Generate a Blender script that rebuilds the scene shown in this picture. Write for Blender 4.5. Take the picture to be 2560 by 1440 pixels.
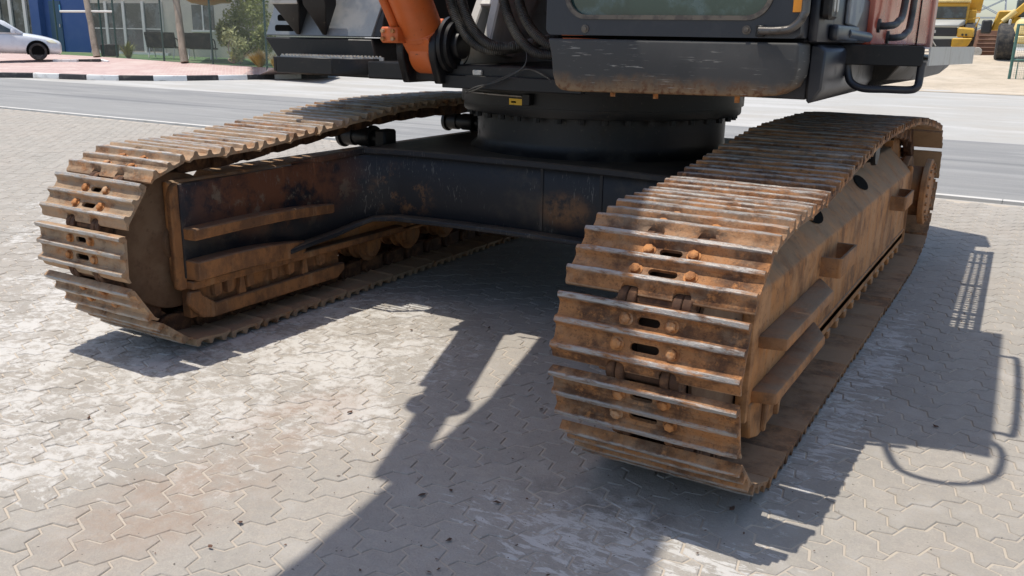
import bpy, bmesh, math, random
import numpy as np
from mathutils import Vector, Matrix
R_ = math.radians
random.seed(7); rng = np.random.default_rng(7)
S = bpy.context.scene
for o in list(bpy.data.objects): bpy.data.objects.remove(o)
COL = S.collection

# ---------------------------------------------------------------- camera
CAMLOC = Vector((2.2666, -2.7339, 1.4678)); YAW, PITCH, ROLL, FPX = -0.5333, -0.2751, 0.0187, 2222.9
FW = Vector((math.sin(YAW)*math.cos(PITCH), math.cos(YAW)*math.cos(PITCH), math.sin(PITCH)))
_r = FW.cross(Vector((0, 0, 1))).normalized(); _u = _r.cross(FW)
RT = _r*math.cos(ROLL)+_u*math.sin(ROLL); UP = _u*math.cos(ROLL)-_r*math.sin(ROLL)
cd = bpy.data.cameras.new('camera'); cam = bpy.data.objects.new('camera', cd); COL.objects.link(cam)
cam.matrix_world = Matrix(((RT.x, UP.x, -FW.x, CAMLOC.x), (RT.y, UP.y, -FW.y, CAMLOC.y), (RT.z, UP.z, -FW.z, CAMLOC.z), (0, 0, 0, 1)))
cd.sensor_width = 36; cd.lens = FPX/2560*36; cd.clip_end = 3000; cd.clip_start = .05
S.camera = cam
# ---------------------------------------------------------------- sky, sun, exposure
SUN = Vector((-.225, -.07, 1)).normalized()
w = bpy.data.worlds.new('World'); S.world = w; w.use_nodes = True
nt = w.node_tree; bg = nt.nodes['Background']; sky = nt.nodes.new('ShaderNodeTexSky'); sky.sky_type = 'NISHITA'
sky.sun_disc = False; sky.sun_elevation = math.asin(SUN.z); sky.sun_rotation = math.atan2(SUN.x, SUN.y)
sky.dust_density = 1.5; sky.air_density = 1.0; sky.ozone_density = 1.0
nt.links.new(sky.outputs[0], bg.inputs[0]); bg.inputs[1].default_value = 0.15
sd = bpy.data.lights.new('sun', 'SUN'); sd.energy = 3.9; sd.angle = R_(.53); sd.color = (1, .945, .855)
so = bpy.data.objects.new('sun', sd); COL.objects.link(so); so.rotation_euler = SUN.to_track_quat('Z', 'Y').to_euler(); so.location = (0, 0, 20)
S.view_settings.view_transform = 'Standard'; S.view_settings.look = 'None'; S.view_settings.gamma = 1
S.view_settings.use_curve_mapping = False; S.view_settings.exposure = 0.27
S.cycles.max_bounces = 6

def ray(px, py): return FW + RT*((px-1280)/FPX) + UP*((720-py)/FPX)
def at(px, py, d): return CAMLOC + ray(px, py)*d                       # a point at a given depth
def onz(px, py, z): d = ray(px, py); return CAMLOC + d*((z-CAMLOC.z)/d.z)

# ---------------------------------------------------------------- materials
def nodes(name):
    m = bpy.data.materials.new(name); m.use_nodes = True; t = m.node_tree
    return m, t, t.nodes['Principled BSDF']
def N(t, typ, **k):
    n = t.nodes.new(typ)
    for a, v in k.items(): setattr(n, a, v)
    return n
def L(t, a, b): t.links.new(a, b)
def math_(t, op, a, b=None, clamp=False):
    n = N(t, 'ShaderNodeMath', operation=op, use_clamp=clamp)
    for i, v in enumerate((a, b)):
        if v is None: continue
        if isinstance(v, (int, float)): n.inputs[i].default_value = v
        else: L(t, v, n.inputs[i])
    return n.outputs[0]
def ramp(t, fac, lo, hi, a=0., b=1.):
    n = N(t, 'ShaderNodeMapRange', interpolation_type='SMOOTHSTEP'); n.inputs[1].default_value = lo; n.inputs[2].default_value = hi
    n.inputs[3].default_value = a; n.inputs[4].default_value = b; L(t, fac, n.inputs[0]); return n.outputs[0]
def mixc(t, fac, a, b):
    n = N(t, 'ShaderNodeMix', data_type='RGBA')
    if isinstance(fac, (int, float)): n.inputs[0].default_value = fac
    else: L(t, fac, n.inputs[0])
    for i, v in ((6, a), (7, b)):
        if isinstance(v, tuple): n.inputs[i].default_value = (*v, 1)
        else: L(t, v, n.inputs[i])
    return n.outputs[2]
def noise(t, vec, scale, detail=5., rough=.6, dist=0.):
    n = N(t, 'ShaderNodeTexNoise'); n.inputs['Scale'].default_value = scale; n.inputs['Detail'].default_value = detail
    n.inputs['Roughness'].default_value = rough; n.inputs['Distortion'].default_value = dist
    L(t, vec, n.inputs['Vector']); return n.outputs[0]
def stretch(t, vec, s, rot=(0, 0, 0)):
    n = N(t, 'ShaderNodeMapping'); n.inputs['Scale'].default_value = s; n.inputs['Rotation'].default_value = rot; L(t, vec, n.inputs[0]); return n.outputs[0]
def blob(t, pos, c, r):                                               # soft ellipse mask round a place in the scene
    n = N(t, 'ShaderNodeMapping', vector_type='POINT'); n.inputs['Location'].default_value = (-c[0]/r[0], -c[1]/r[1], -c[2]/r[2])
    n.inputs['Scale'].default_value = (1/r[0], 1/r[1], 1/r[2]); L(t, pos, n.inputs[0])
    g = N(t, 'ShaderNodeVectorMath', operation='LENGTH'); L(t, n.outputs[0], g.inputs[0])
    return ramp(t, g.outputs[1], .35, 1., 1., 0.)
def coords(t, rnd=False, world=False):
    if world: v = N(t, 'ShaderNodeNewGeometry').outputs['Position']
    else: v = N(t, 'ShaderNodeTexCoord').outputs['Object']
    if rnd:
        oi = N(t, 'ShaderNodeObjectInfo'); k = math_(t, 'MULTIPLY', oi.outputs['Random'], 43.)
        a = N(t, 'ShaderNodeVectorMath', operation='ADD'); L(t, v, a.inputs[0]); L(t, k, a.inputs[1]); v = a.outputs[0]
    return v
def bump(t, p, h, strength, dist):
    b = N(t, 'ShaderNodeBump'); b.inputs['Strength'].default_value = strength; b.inputs['Distance'].default_value = dist
    L(t, h, b.inputs['Height']); L(t, b.outputs[0], p.inputs['Normal'])
def M(name, base, rough=.6, metal=0., layers=(), bmp=None, rnd=False, spec=.5, coat=0.):
    """base colour + layers of (colour, scale, lo, hi, amount, stretch)"""
    m, t, p = nodes(name); v = coords(t, rnd); c = base; rr = None
    for i, ly in enumerate(layers):
        col, sc, lo, hi, amt = ly[:5]; vv = stretch(t, v, ly[5]) if len(ly) > 5 and ly[5] else v
        a = N(t, 'ShaderNodeVectorMath', operation='ADD'); L(t, vv, a.inputs[0]); a.inputs[1].default_value = (i*7.3, i*3.1, i*5.7)
        f = math_(t, 'MULTIPLY', ramp(t, noise(t, a.outputs[0], sc, 6, .65), lo, hi), amt)
        c = mixc(t, f, c, col)
        if i == 0: rr = f
    if isinstance(c, tuple): p.inputs['Base Color'].default_value = (*c, 1)
    else: L(t, c, p.inputs['Base Color'])
    p.inputs['Roughness'].default_value = rough; p.inputs['Metallic'].default_value = metal
    p.inputs['Specular IOR Level'].default_value = spec; p.inputs['Coat Weight'].default_value = coat
    if rr is not None and rough < .5: L(t, ramp(t, rr, 0, 1, rough, min(1, rough+.35)), p.inputs['Roughness'])
    if bmp: bump(t, p, noise(t, v, bmp[0], 6, .7), bmp[1], bmp[2])
    return m

RUST_D, RUST, RUST_O, DUST = (.085, .042, .024), (.21, .10, .045), (.46, .20, .068), (.48, .37, .25)
def shoe_mat(name, dust_light):
    m, t, p = nodes(name); v = coords(t, True); raw = N(t, 'ShaderNodeTexCoord').outputs['Object']
    n1 = noise(t, v, 7, 6, .65); n2 = noise(t, v, 30, 6, .75); n3 = noise(t, stretch(t, v, (1, 1.6, 1)), 11, 6, .65); n4 = noise(t, v, 110, 4, .7)
    c = mixc(t, ramp(t, n1, .40, .60), (.105, .050, .026), (.36, .165, .065))
    c = mixc(t, ramp(t, n2, .50, .68, 0, .8), c, RUST_O)
    c = mixc(t, ramp(t, n4, .52, .68, 0, .6), c, (.07, .035, .02))
    oi = N(t, 'ShaderNodeObjectInfo').outputs['Random']
    c = mixc(t, math_(t, 'MULTIPLY', ramp(t, math_(t, 'ADD', n3, math_(t, 'MULTIPLY', oi, .16)), .52-dust_light*.28, .85-dust_light*.28), .35+.5*dust_light), c, (.40, .30, .20))
    sp = N(t, 'ShaderNodeSeparateXYZ'); L(t, raw, sp.inputs[0])
    tip = math_(t, 'MULTIPLY', ramp(t, math_(t, 'ADD', sp.outputs[2], math_(t, 'MULTIPLY', n2, .010)), .0785, .0855), ramp(t, noise(t, stretch(t, v, (.5, 2, 2)), 30, 6, .75), .34, .56))
    c = mixc(t, math_(t, 'MULTIPLY', ramp(t, sp.outputs[2], .0405, .0425, 1, 0), ramp(t, math_(t, 'ADD', n1, math_(t, 'MULTIPLY', math_(t, 'SUBTRACT', oi, .5), .5)), .25, .75, .35, .95)), c, (.36, .235, .14))
    c = mixc(t, math_(t, 'MULTIPLY', tip, .9), c, (.37, .355, .33)); L(t, c, p.inputs['Base Color'])
    L(t, math_(t, 'MULTIPLY', tip, .45), p.inputs['Metallic']); L(t, ramp(t, tip, 0, 1, .85, .45), p.inputs['Roughness'])
    p.inputs['Specular IOR Level'].default_value = .3
    bump(t, p, math_(t, 'ADD', noise(t, v, 80, 6, .75), math_(t, 'MULTIPLY', n1, 1.5)), .8, .005)
    return m
def frame_mat(name, base, rust_amt, dust=DUST):
    """painted or rusted steel with settled dust on what faces up"""
    m, t, p = nodes(name); v = coords(t)
    c = mixc(t, ramp(t, noise(t, v, 5, 6, .65), .40, .62), base, RUST)
    c = mixc(t, math_(t, 'MULTIPLY', ramp(t, noise(t, stretch(t, v, (1.3, 1.3, .75)), 6, 9, .75), .44, .60), rust_amt*.8), c, RUST_O)
    c = mixc(t, ramp(t, noise(t, stretch(t, v, (6, 6, .6)), 2.2, 6, .7), .54, .68, 0, .45), c, (.36, .22, .12))
    c = mixc(t, math_(t, 'MULTIPLY', ramp(t, noise(t, v, 26, 5, .7), .55, .72), .6), c, RUST_D)
    g = N(t, 'ShaderNodeNewGeometry'); sp = N(t, 'ShaderNodeSeparateXYZ'); L(t, g.outputs['Normal'], sp.inputs[0])
    d = math_(t, 'MULTIPLY', ramp(t, sp.outputs[2], .25, .8), ramp(t, noise(t, v, 6, 5, .6), .30, .6, .25, .8))
    c = mixc(t, d, c, (dust[0]*.56, dust[1]*.55, dust[2]*.54)); L(t, c, p.inputs['Base Color'])
    p.inputs['Roughness'].default_value = .8; p.inputs['Specular IOR Level'].default_value = .25
    bump(t, p, math_(t, 'ADD', noise(t, v, 55, 6, .7), math_(t, 'MULTIPLY', noise(t, v, 5, 3, .5), 5)), .6, .005)
    return m
def carbody_mat():
    m, t, p = nodes('carbody_black'); v = coords(t); base = (.017, .018, .022)
    c = mixc(t, math_(t, 'MULTIPLY', ramp(t, noise(t, v, 2.4, 6, .65), .52, .68), .75), base, (.055, .045, .036))
    rustm = blob(t, v, (-1.12, .55, .7), (.35, .75, .30)); rn = ramp(t, noise(t, v, 5, 7, .7), .36, .56)
    r2 = math_(t, 'MULTIPLY', blob(t, v, (.22, 1.22, .62), (.20, .3, .12)), ramp(t, noise(t, v, 14, 5, .7), .34, .6))
    r3 = math_(t, 'MULTIPLY', blob(t, v, (-.78, 1.22, .62), (.25, .4, .2)), ramp(t, noise(t, v, 11, 6, .7), .5, .66))
    c = mixc(t, math_(t, 'MULTIPLY', rustm, rn), c, (.15, .062, .032))
    c = mixc(t, math_(t, 'MULTIPLY', rustm, ramp(t, noise(t, v, 7, 7, .7), .54, .62, 0, .7)), c, (.20, .155, .105))
    c = mixc(t, math_(t, 'MULTIPLY', math_(t, 'ADD', r2, r3, True), .85), c, (.17, .085, .04))
    scr = ramp(t, noise(t, stretch(t, v, (9, 9, 1.6), (0, .6, 0)), 12, 3, .6, 1.2), .60, .66)
    c = mixc(t, math_(t, 'MULTIPLY', math_(t, 'MULTIPLY', scr, ramp(t, noise(t, v, 3.1, 3), .48, .60)), .42), c, (.20, .185, .165))
    g = N(t, 'ShaderNodeNewGeometry'); sp = N(t, 'ShaderNodeSeparateXYZ'); L(t, g.outputs['Normal'], sp.inputs[0])
    c = mixc(t, math_(t, 'MULTIPLY', ramp(t, sp.outputs[2], .4, .9), ramp(t, noise(t, v, 5, 5), .35, .65, .25, .75)), c, (.12, .09, .062))
    L(t, c, p.inputs['Base Color']); p.inputs['Roughness'].default_value = .5; p.inputs['Specular IOR Level'].default_value = .25
    bump(t, p, noise(t, v, 40, 5, .7), .25, .003)
    return m
def scuff_panel_mat():
    m, t, p = nodes('scuffed_panel'); v = coords(t); base = (.052, .051, .049)
    c = mixc(t, ramp(t, noise(t, v, 3, 5), .45, .65, 0, .6), base, (.085, .082, .076))
    sp = N(t, 'ShaderNodeSeparateXYZ'); L(t, v, sp.inputs[0])
    edge = ramp(t, math_(t, 'ADD', sp.outputs[2], math_(t, 'MULTIPLY', noise(t, v, 9, 5, .7), .09)), 1.315, 1.385, 1, 0)
    c = mixc(t, math_(t, 'MULTIPLY', edge, .8), c, (.26, .16, .08))
    c = mixc(t, math_(t, 'MULTIPLY', edge, ramp(t, noise(t, v, 42, 5, .7), .45, .62)), c, (.11, .045, .02))
    scr = ramp(t, noise(t, stretch(t, v, (1.6, 1.6, 24), (0, .28, 0)), 5, 4, .65, .5), .60, .65)
    sc2 = math_(t, 'MULTIPLY', scr, ramp(t, noise(t, v, 4.2, 3), .44, .58))
    c = mixc(t, math_(t, 'MULTIPLY', sc2, .75), c, (.34, .32, .28)); L(t, c, p.inputs['Base Color'])
    p.inputs['Specular IOR Level'].default_value = .3; p.inputs['Roughness'].default_value = .62; bump(t, p, noise(t, v, 30, 4), .12, .003)
    return m
def paver_mat():
    m, t, p = nodes('paver_concrete'); v = coords(t, world=True)
    g = N(t, 'ShaderNodeNewGeometry').outputs['Random Per Island']; oi = N(t, 'ShaderNodeObjectInfo').outputs['Random']
    rnd = math_(t, 'FRACT', math_(t, 'ADD', g, math_(t, 'MULTIPLY', oi, 3.7)))
    c = mixc(t, rnd, (.34, .312, .268), (.40, .366, .315))
    c = mixc(t, ramp(t, noise(t, v, 1.3, 5), .40, .66, 0, .5), c, (.40, .345, .285))
    c = mixc(t, ramp(t, noise(t, v, 140, 4, .7), .40, .66, 0, .35), c, (.24, .225, .21))
    c = mixc(t, ramp(t, noise(t, v, 24, 7, .8), .36, .62, 0, .5), c, (.27, .25, .225))
    c = mixc(t, ramp(t, noise(t, v, 6, 6, .7), .50, .68, 0, .45), c, (.44, .41, .37))
    # lime scuffs: thick to the left, thin streaks beside the tracks
    left = ramp(t, blob(t, v, (-1.25, -.15, 0), (2.0, 2.1, 3)), .0, .75)
    strip = blob(t, v, (1.74, 1.2, 0), (.17, 1.9, 3)); mid = blob(t, v, (1.35, -.55, 0), (.75, .38, 3)); fl = blob(t, v, (-3.5, 1.5, 0), (2.6, 2.6, 3))
    mask = math_(t, 'ADD', math_(t, 'ADD', left, math_(t, 'MULTIPLY', fl, .55)), math_(t, 'ADD', math_(t, 'MULTIPLY', strip, .55), math_(t, 'MULTIPLY', mid, .62)), True)
    fine = noise(t, stretch(t, v, (1, 1, 1), (0, 0, .6)), 15, 9, .78, .3); patch = noise(t, v, 2.1, 4, .55)
    per = math_(t, 'MULTIPLY', math_(t, 'SUBTRACT', rnd, .5), .035)
    k = math_(t, 'ADD', math_(t, 'ADD', math_(t, 'MULTIPLY', fine, .62), math_(t, 'MULTIPLY', patch, .38)), math_(t, 'ADD', math_(t, 'MULTIPLY', mask, .12), per))
    lime = math_(t, 'MULTIPLY', ramp(t, k, .572, .67), ramp(t, mask, 0, .18))
    stk = noise(t, stretch(t, v, (5, 17, 1), (0, 0, .25)), 1.5, 7, .7, .5); sm = math_(t, 'ADD', math_(t, 'MULTIPLY', strip, .9), math_(t, 'ADD', mid, math_(t, 'MULTIPLY', left, .45)), True)
    lime = math_(t, 'MAXIMUM', lime, math_(t, 'MULTIPLY', ramp(t, math_(t, 'ADD', stk, math_(t, 'MULTIPLY', sm, .10)), .60, .66), ramp(t, sm, .05, .3)))
    c = mixc(t, math_(t, 'MULTIPLY', lime, .85), c, (.54, .52, .485))
    # red-brown soil washed over the stones
    soil = math_(t, 'MULTIPLY', math_(t, 'ADD', blob(t, v, (-.10, -.40, 0), (.26, .55, 3)), blob(t, v, (.02, -1.05, 0), (.34, .55, 3)), True), ramp(t, noise(t, v, 3.3, 6, .65), .34, .56))
    c = mixc(t, math_(t, 'MULTIPLY', math_(t, 'MULTIPLY', soil, ramp(t, noise(t, v, 22, 6, .75), .34, .62, .45, 1)), .55), c, (.30, .205, .145))
    oil = math_(t, 'MULTIPLY', blob(t, v, (-1.1, -.1, 0), (.35, .18, 3)), ramp(t, noise(t, v, 9, 6, .7), .42, .6))
    oil2 = math_(t, 'MULTIPLY', blob(t, v, (1.2, -.32, 0), (.42, .16, 3)), ramp(t, noise(t, v, 8, 6, .7), .42, .6))
    c = mixc(t, math_(t, 'MULTIPLY', math_(t, 'ADD', oil, oil2, True), .4), c, (.09, .08, .07))
    c = mixc(t, ramp(t, noise(t, v, 46, 3, .5), .70, .735, 0, .8), c, (.05, .042, .036))
    L(t, c, p.inputs['Base Color']); p.inputs['Roughness'].default_value = .85; p.inputs['Specular IOR Level'].default_value = .25
    bump(t, p, math_(t, 'ADD', noise(t, v, 110, 6, .75), math_(t, 'MULTIPLY', noise(t, v, 14, 5), 2)), .8, .005)
    return m

MAT = dict(
    shoe=shoe_mat('shoe_rust', .10), shoe_l=shoe_mat('shoe_rust_dusty_sunlit', .72),  # left shoes: dust made paler to paint in the sunlight on them
    bolt=M('bolt_rust', RUST_O, .8, 0, [((.20, .08, .03), 30, .4, .6, .8), (DUST, 12, .5, .7, .6)], (90, .4, .003), True, .3),
    link=M('link_rust', (.07, .035, .02), .8, 0, [(RUST, 14, .45, .65, .7)], (70, .5, .004), True, .3),
    frame=frame_mat('frame_rust', (.46, .235, .105), 1.0), guard=frame_mat('guard_rust', (.32, .165, .08), .8),
    inner_shade=frame_mat('shaded_rust', (.15, .075, .038), .5, (.30, .22, .15)),  # frame rust darkened to paint in the shade of the inner side
    idler=M('idler_rust', (.125, .068, .036), .75, 0, [((.19, .12, .07), 4, .4, .65, .8), (RUST_D, 20, .55, .7, .6)], (60, .3, .003), False, .3),
    carbody=carbody_mat(), panel=scuff_panel_mat(),
    black=M('black_paint', (.010, .010, .011), .42, 0, [((.038, .033, .028), 6, .50, .70, .7), ((.10, .085, .065), 40, .62, .72, .5)], (40, .15, .002), spec=.3),
    navy=M('blue_black_paint', (.015, .017, .024), .38, 0, [((.045, .045, .047), 5, .5, .7, .6)], (30, .06, .002), spec=.5),
    grey=M('grey_blue_paint', (.15, .17, .19), .38, 0, [((.23, .24, .245), 7, .42, .64, .8), ((.13, .13, .125), 30, .58, .72, .5)], (30, .08, .002)),
    orange=M('orange_paint', (.52, .115, .026), .42, 0, [((.46, .11, .028), 8, .45, .65, .8), ((.06, .03, .02), 34, .66, .72, .8)], (30, .1, .002)),
    red=M('faded_red_paint', (.46, .085, .045), .22, 0, [((.52, .15, .095), 2.0, .42, .66, .5)], (9, .04, .002), spec=.6),
    pinkgrey=M('faded_red_edge', (.50, .25, .19), .4),
    hose=M('hose_rubber', (.03, .029, .027), .5, 0, [((.13, .12, .10), 7, .42, .66, .8)], (60, .2, .002)),
    rubber=M('tyre_rubber', (.022, .022, .023), .8, 0, [((.10, .085, .065), 5, .42, .7, .8)]),
    chrome=M('worn_steel', (.45, .45, .44), .3, .9, [((.18, .13, .09), 20, .52, .66, .7)]),
    glass=M('cab_glass', (.02, .045, .04), .06, 0, [((.07, .11, .095), 6, .45, .62, .8)], spec=.8),  # pale green patches paint a blurry reflection into the glass
    seal=M('window_seal', (.13, .11, .085), .7, 0, [((.06, .05, .045), 20, .45, .6, .8)]),
    amber=M('amber_sticker', (.75, .27, .01), .4), yellow=M('yellow_sticker', (.68, .42, .03), .5, 0, [((.12, .09, .03), 40, .58, .66, .9)]),
    palegrey=M('pale_sheet_metal', (.44, .43, .39), .5, 0, [((.30, .27, .22), 9, .5, .68, .7)]),
    white=M('white_paint', (.78, .77, .74), .5, 0, [((.5, .48, .44), 12, .55, .72, .6)]),
    steel=M('dark_steel_tube', (.10, .095, .09), .35, .6, [((.05, .045, .04), 14, .45, .62, .8)]),
    dark=M('dark_hollow', (.006, .006, .006), .9, spec=.05),
)

# ---------------------------------------------------------------- mesh builder
class MB:
    def __init__(s): s.v = []; s.f = []
    def add(s, vs, fs):
        n = len(s.v); s.v += [tuple(p) for p in vs]; s.f += [tuple(i+n for i in f) for f in fs]; return s
    def box(s, x0, x1, y0, y1, z0, z1):
        return s.add([(x, y, z) for x in (x0, x1) for y in (y0, y1) for z in (z0, z1)],
                     [(0, 1, 3, 2), (4, 6, 7, 5), (0, 4, 5, 1), (2, 3, 7, 6), (0, 2, 6, 4), (1, 5, 7, 3)])
    def prism(s, poly, ax, a, b):
        def P(q, h): return (h, q[0], q[1]) if ax == 0 else (q[0], h, q[1]) if ax == 1 else (q[0], q[1], h)
        n = len(poly); vs = [P(q, a) for q in poly]+[P(q, b) for q in poly]
        return s.add(vs, [tuple(range(n)), tuple(range(2*n-1, n-1, -1))]+[(i, (i+1) % n, n+(i+1) % n, n+i) for i in range(n)])
    def loft(s, rings, closed=True, cap=True):
        n = len(rings[0]); vs = [p for r in rings for p in r]; fs = []
        for k in range(len(rings)-1):
            for i in range(n if closed else n-1):
                j = (i+1) % n; fs.append((k*n+i, k*n+j, (k+1)*n+j, (k+1)*n+i))
        if cap: fs += [tuple(range(n)), tuple(range(len(vs)-1, len(vs)-n-1, -1))]
        return s.add(vs, fs)
    def cyl(s, p0, p1, r, n=16, r1=None):
        p0, p1 = Vector(p0), Vector(p1); d = (p1-p0).normalized(); a = d.orthogonal().normalized(); b = d.cross(a); r1 = r if r1 is None else r1
        ring = lambda c, q: [c+(a*math.cos(2*math.pi*i/n)+b*math.sin(2*math.pi*i/n))*q for i in range(n)]
        return s.loft([ring(p0, r), ring(p1, r1)])
    def lathe(s, prof, c, ax, n=28):                                   # prof: (radius, offset along axis)
        c = Vector(c); e = Vector([1 if i == ax else 0 for i in range(3)]); a = Vector([1 if i == (ax+1) % 3 else 0 for i in range(3)]); b = e.cross(a)
        return s.loft([[c+e*h+(a*math.cos(2*math.pi*i/n)+b*math.sin(2*math.pi*i/n))*max(r, 1e-4) for i in range(n)] for r, h in prof])
    def tube(s, pts, r, n=8, rad=None):
        pts = [Vector(p) for p in pts]; rings = []; a = None
        for i, p in enumerate(pts):
            d = (pts[min(i+1, len(pts)-1)]-pts[max(i-1, 0)]).normalized()
            a = d.orthogonal().normalized() if a is None else (a-d*a.dot(d)).normalized()
            b = d.cross(a); q = r if rad is None else rad[i]
            rings.append([p+(a*math.cos(2*math.pi*k/n)+b*math.sin(2*math.pi*k/n))*q for k in range(n)])
        return s.loft(rings)
    def build(s, name, mat, parent=None, bevel=0, xf=None, ang=38, seg=1):
        me = bpy.data.meshes.new(name); me.from_pydata([tuple(xf(p)) if xf else tuple(p) for p in s.v], [], s.f)
        bm = bmesh.new(); bm.from_mesh(me); bmesh.ops.recalc_face_normals(bm, faces=bm.faces[:])
        if bevel:
            ed = [e for e in bm.edges if len(e.link_faces) == 2 and e.calc_face_angle(0) > .6]
            bmesh.ops.bevel(bm, geom=ed, offset=bevel, segments=seg, affect='EDGES', clamp_overlap=True, profile=.5)
        bm.to_mesh(me); bm.free()
        me.polygons.foreach_set('use_smooth', [True]*len(me.polygons)); me.set_sharp_from_angle(angle=R_(ang))
        me.materials.append(MAT[mat] if isinstance(mat, str) else mat)
        return link(name, me, parent)
def link(name, me, parent=None):
    o = bpy.data.objects.new(name, me); COL.objects.link(o)
    if parent is not None: o.parent = parent
    return o
def tag(o, label, cat, group=None):
    o['label'] = label; o['category'] = cat
    if group: o['group'] = group
    return o
def empty(name, loc, label, cat, group=None):
    """parts are modelled in scene coordinates, so the inverse of the empty's place is kept on them"""
    o = bpy.data.objects.new(name, None); COL.objects.link(o); o.location = loc; o.empty_display_size = .2
    return tag(o, label, cat, group)
def fix(root):                                                         # parts modelled in scene coordinates
    for c in root.children:
        if not c.get('_local'): c.matrix_parent_inverse = Matrix.Translation(-root.location)
def structure(o): o['kind'] = 'structure'; return o
def bez(pts, n=8):                                                     # smooth polyline through points
    P = [Vector(p) for p in pts]; out = []
    for i in range(len(P)-1):
        a, b, c, d = P[max(i-1, 0)], P[i], P[i+1], P[min(i+2, len(P)-1)]
        for k in range(n):
            t = k/n; out.append(.5*((2*b)+(c-a)*t+(2*a-5*b+4*c-d)*t*t+(3*b-a-3*c+d)*t**3))
    return out+[P[-1]]
def rrect(x0, x1, z0, z1, r, n=5):
    out = []
    for cx, cz, a0 in ((x1-r, z0+r, -90), (x1-r, z1-r, 0), (x0+r, z1-r, 90), (x0+r, z0+r, 180)):
        for k in range(n+1): a = R_(a0+90*k/n); out.append((cx+r*math.cos(a), cz+r*math.sin(a)))
    return out

# ================================================================ GROUND
g = M('yard_ground', (.37, .36, .335), .9, 0, [((.36, .335, .295), .35, .42, .62, .7), ((.47, .46, .44), 1.1, .45, .66, .7, (.25, 1, 1)), ((.30, .28, .25), 6, .55, .7, .4)], (30, .3, .01))
def sheet(name, pts, mat, parent=None):
    me = bpy.data.meshes.new(name); me.from_pydata([tuple(p) for p in pts], [], [tuple(range(len(pts)))]); me.materials.append(mat); return link(name, me, parent)
structure(sheet('ground', [(-1500, -1500, -.03), (1500, -1500, -.03), (1500, 1500, -.03), (-1500, 1500, -.03)], g))
asph = M('old_asphalt', (.25, .245, .232), .85, 0, [((.195, .193, .188), .8, .42, .62, .8, (.12, 1, 1)), ((.29, .285, .27), 2.5, .48, .66, .7, (.2, 1, 1)), ((.13, .13, .13), 1.0, .56, .66, .6, (.05, 1.6, 1)), ((.12, .12, .12), 60, .52, .66, .5)], (160, .5, .006))
structure(sheet('road', [(-60, 7.08, -.016), (40, 7.45, -.016), (40, 13.9, -.016), (-60, 12.8, -.016)], asph))
edg = MB()
for i in range(100):
    x = -60+i; edg.box(x, x+.992, 6.96+(x+60)*.0037, 7.07+(x+60)*.0037, -.06, .004)
e = edg.build('road_edging', M('edging_concrete', (.52, .5, .46), .85, 0, [((.36, .34, .3), 4, .5, .7, .6)])); structure(e)

# interlocking pavers, herringbone at 45 degrees, zigzag sides
a_ = .118; d_ = .0165
def node(i, j): return np.array([i*a_, j*a_])
def uedge(n0, n1):
    p, q = node(*n0), node(*n1); rev = (n1[0]+n1[1]) < (n0[0]+n0[1])
    A, B = (q, p) if rev else (p, q); t = B-A; nrm = np.array([-t[1], t[0]])/a_
    pts = [A, A+t*.30+nrm*d_, A+t*.70-nrm*d_, B]
    return (pts[::-1] if rev else pts)[:-1]
def inset(poly, k):
    n = len(poly); out = []
    for i in range(n):
        p, c, q = poly[i-1], poly[i], poly[(i+1) % n]; e1 = (c-p)/np.linalg.norm(c-p); e2 = (q-c)/np.linalg.norm(q-c)
        n1 = np.array([-e1[1], e1[0]]); n2 = np.array([-e2[1], e2[0]]); b = n1+n2; b /= max(np.dot(b, n1), .35); out.append(c+b*k)
    return out
def paver_shape(h):
    nn = [(0, 0), (1, 0), (2, 0), (2, 1), (1, 1), (0, 1)] if h else [(0, 0), (1, 0), (1, 1), (1, 2), (0, 2), (0, 1)]
    poly = [p for i in range(6) for p in uedge(nn[i], nn[(i+1) % 6])]
    c = np.array([a_, a_/2] if h else [a_/2, a_]); poly = [p-c for p in poly]
    top = inset(poly, .0055); bot = inset(poly, .0028); n = len(poly); co, si = math.cos(R_(45)), math.sin(R_(45))
    rot = lambda p: (co*p[0]-si*p[1], si*p[0]+co*p[1])
    vs = [(*rot(p), 0.) for p in top]+[(*rot(p), -.0032) for p in bot]+[(*rot(p), -.02) for p in bot]
    fs = [tuple(range(n))]+[(n+i, n+(i+1) % n, (i+1) % n, i) for i in range(n)]+[(2*n+i, 2*n+(i+1) % n, n+(i+1) % n, n+i) for i in range(n)]
    return np.array(vs), fs, c
sand = M('joint_sand', (.44, .38, .305), .95, 0, [((.40, .35, .29), 3, .45, .65, .8), ((.30, .27, .235), 1.1, .52, .7, .7)], (200, .6, .004))
pave = structure(sheet('paver_pavement', [(-30, -8, -.0036), (14, -8, -.0036), (14, 6.96, -.0036), (-30, 6.96, -.0036)], sand))
PM = paver_mat(); SH = {h: paver_shape(h) for h in (True, False)}; spots = []
for i in range(-140, 140):
    for j in range(-140, 140):
        k = (i-j) % 4
        if k == 0: h, o = True, (i, j)
        elif k == 3: h, o = False, (i, j)
        else: continue
        c = node(*o)+SH[h][2]; x = (c[0]-c[1])*.70711+.06; y = (c[0]+c[1])*.70711+.03
        if y > 6.86 or y < -4.2 or x < -17 or x > 4.6: continue
        d = Vector((x, y, 0))-CAMLOC; z = d.dot(FW)
        if z < 1.0: continue
        px, py = 1280+FPX*d.dot(RT)/z, 720-FPX*d.dot(UP)/z
        if not (-1600 < px < 3300 and py < 2700): continue
        seen = -60 < px < 2620 and py < 1480 and not (abs(abs(x)-1.34) < .28 and -.1 < y < 4.2)
        spots.append((z if seen else 99+z, x, y, h))
spots.sort(); PME = {}
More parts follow.
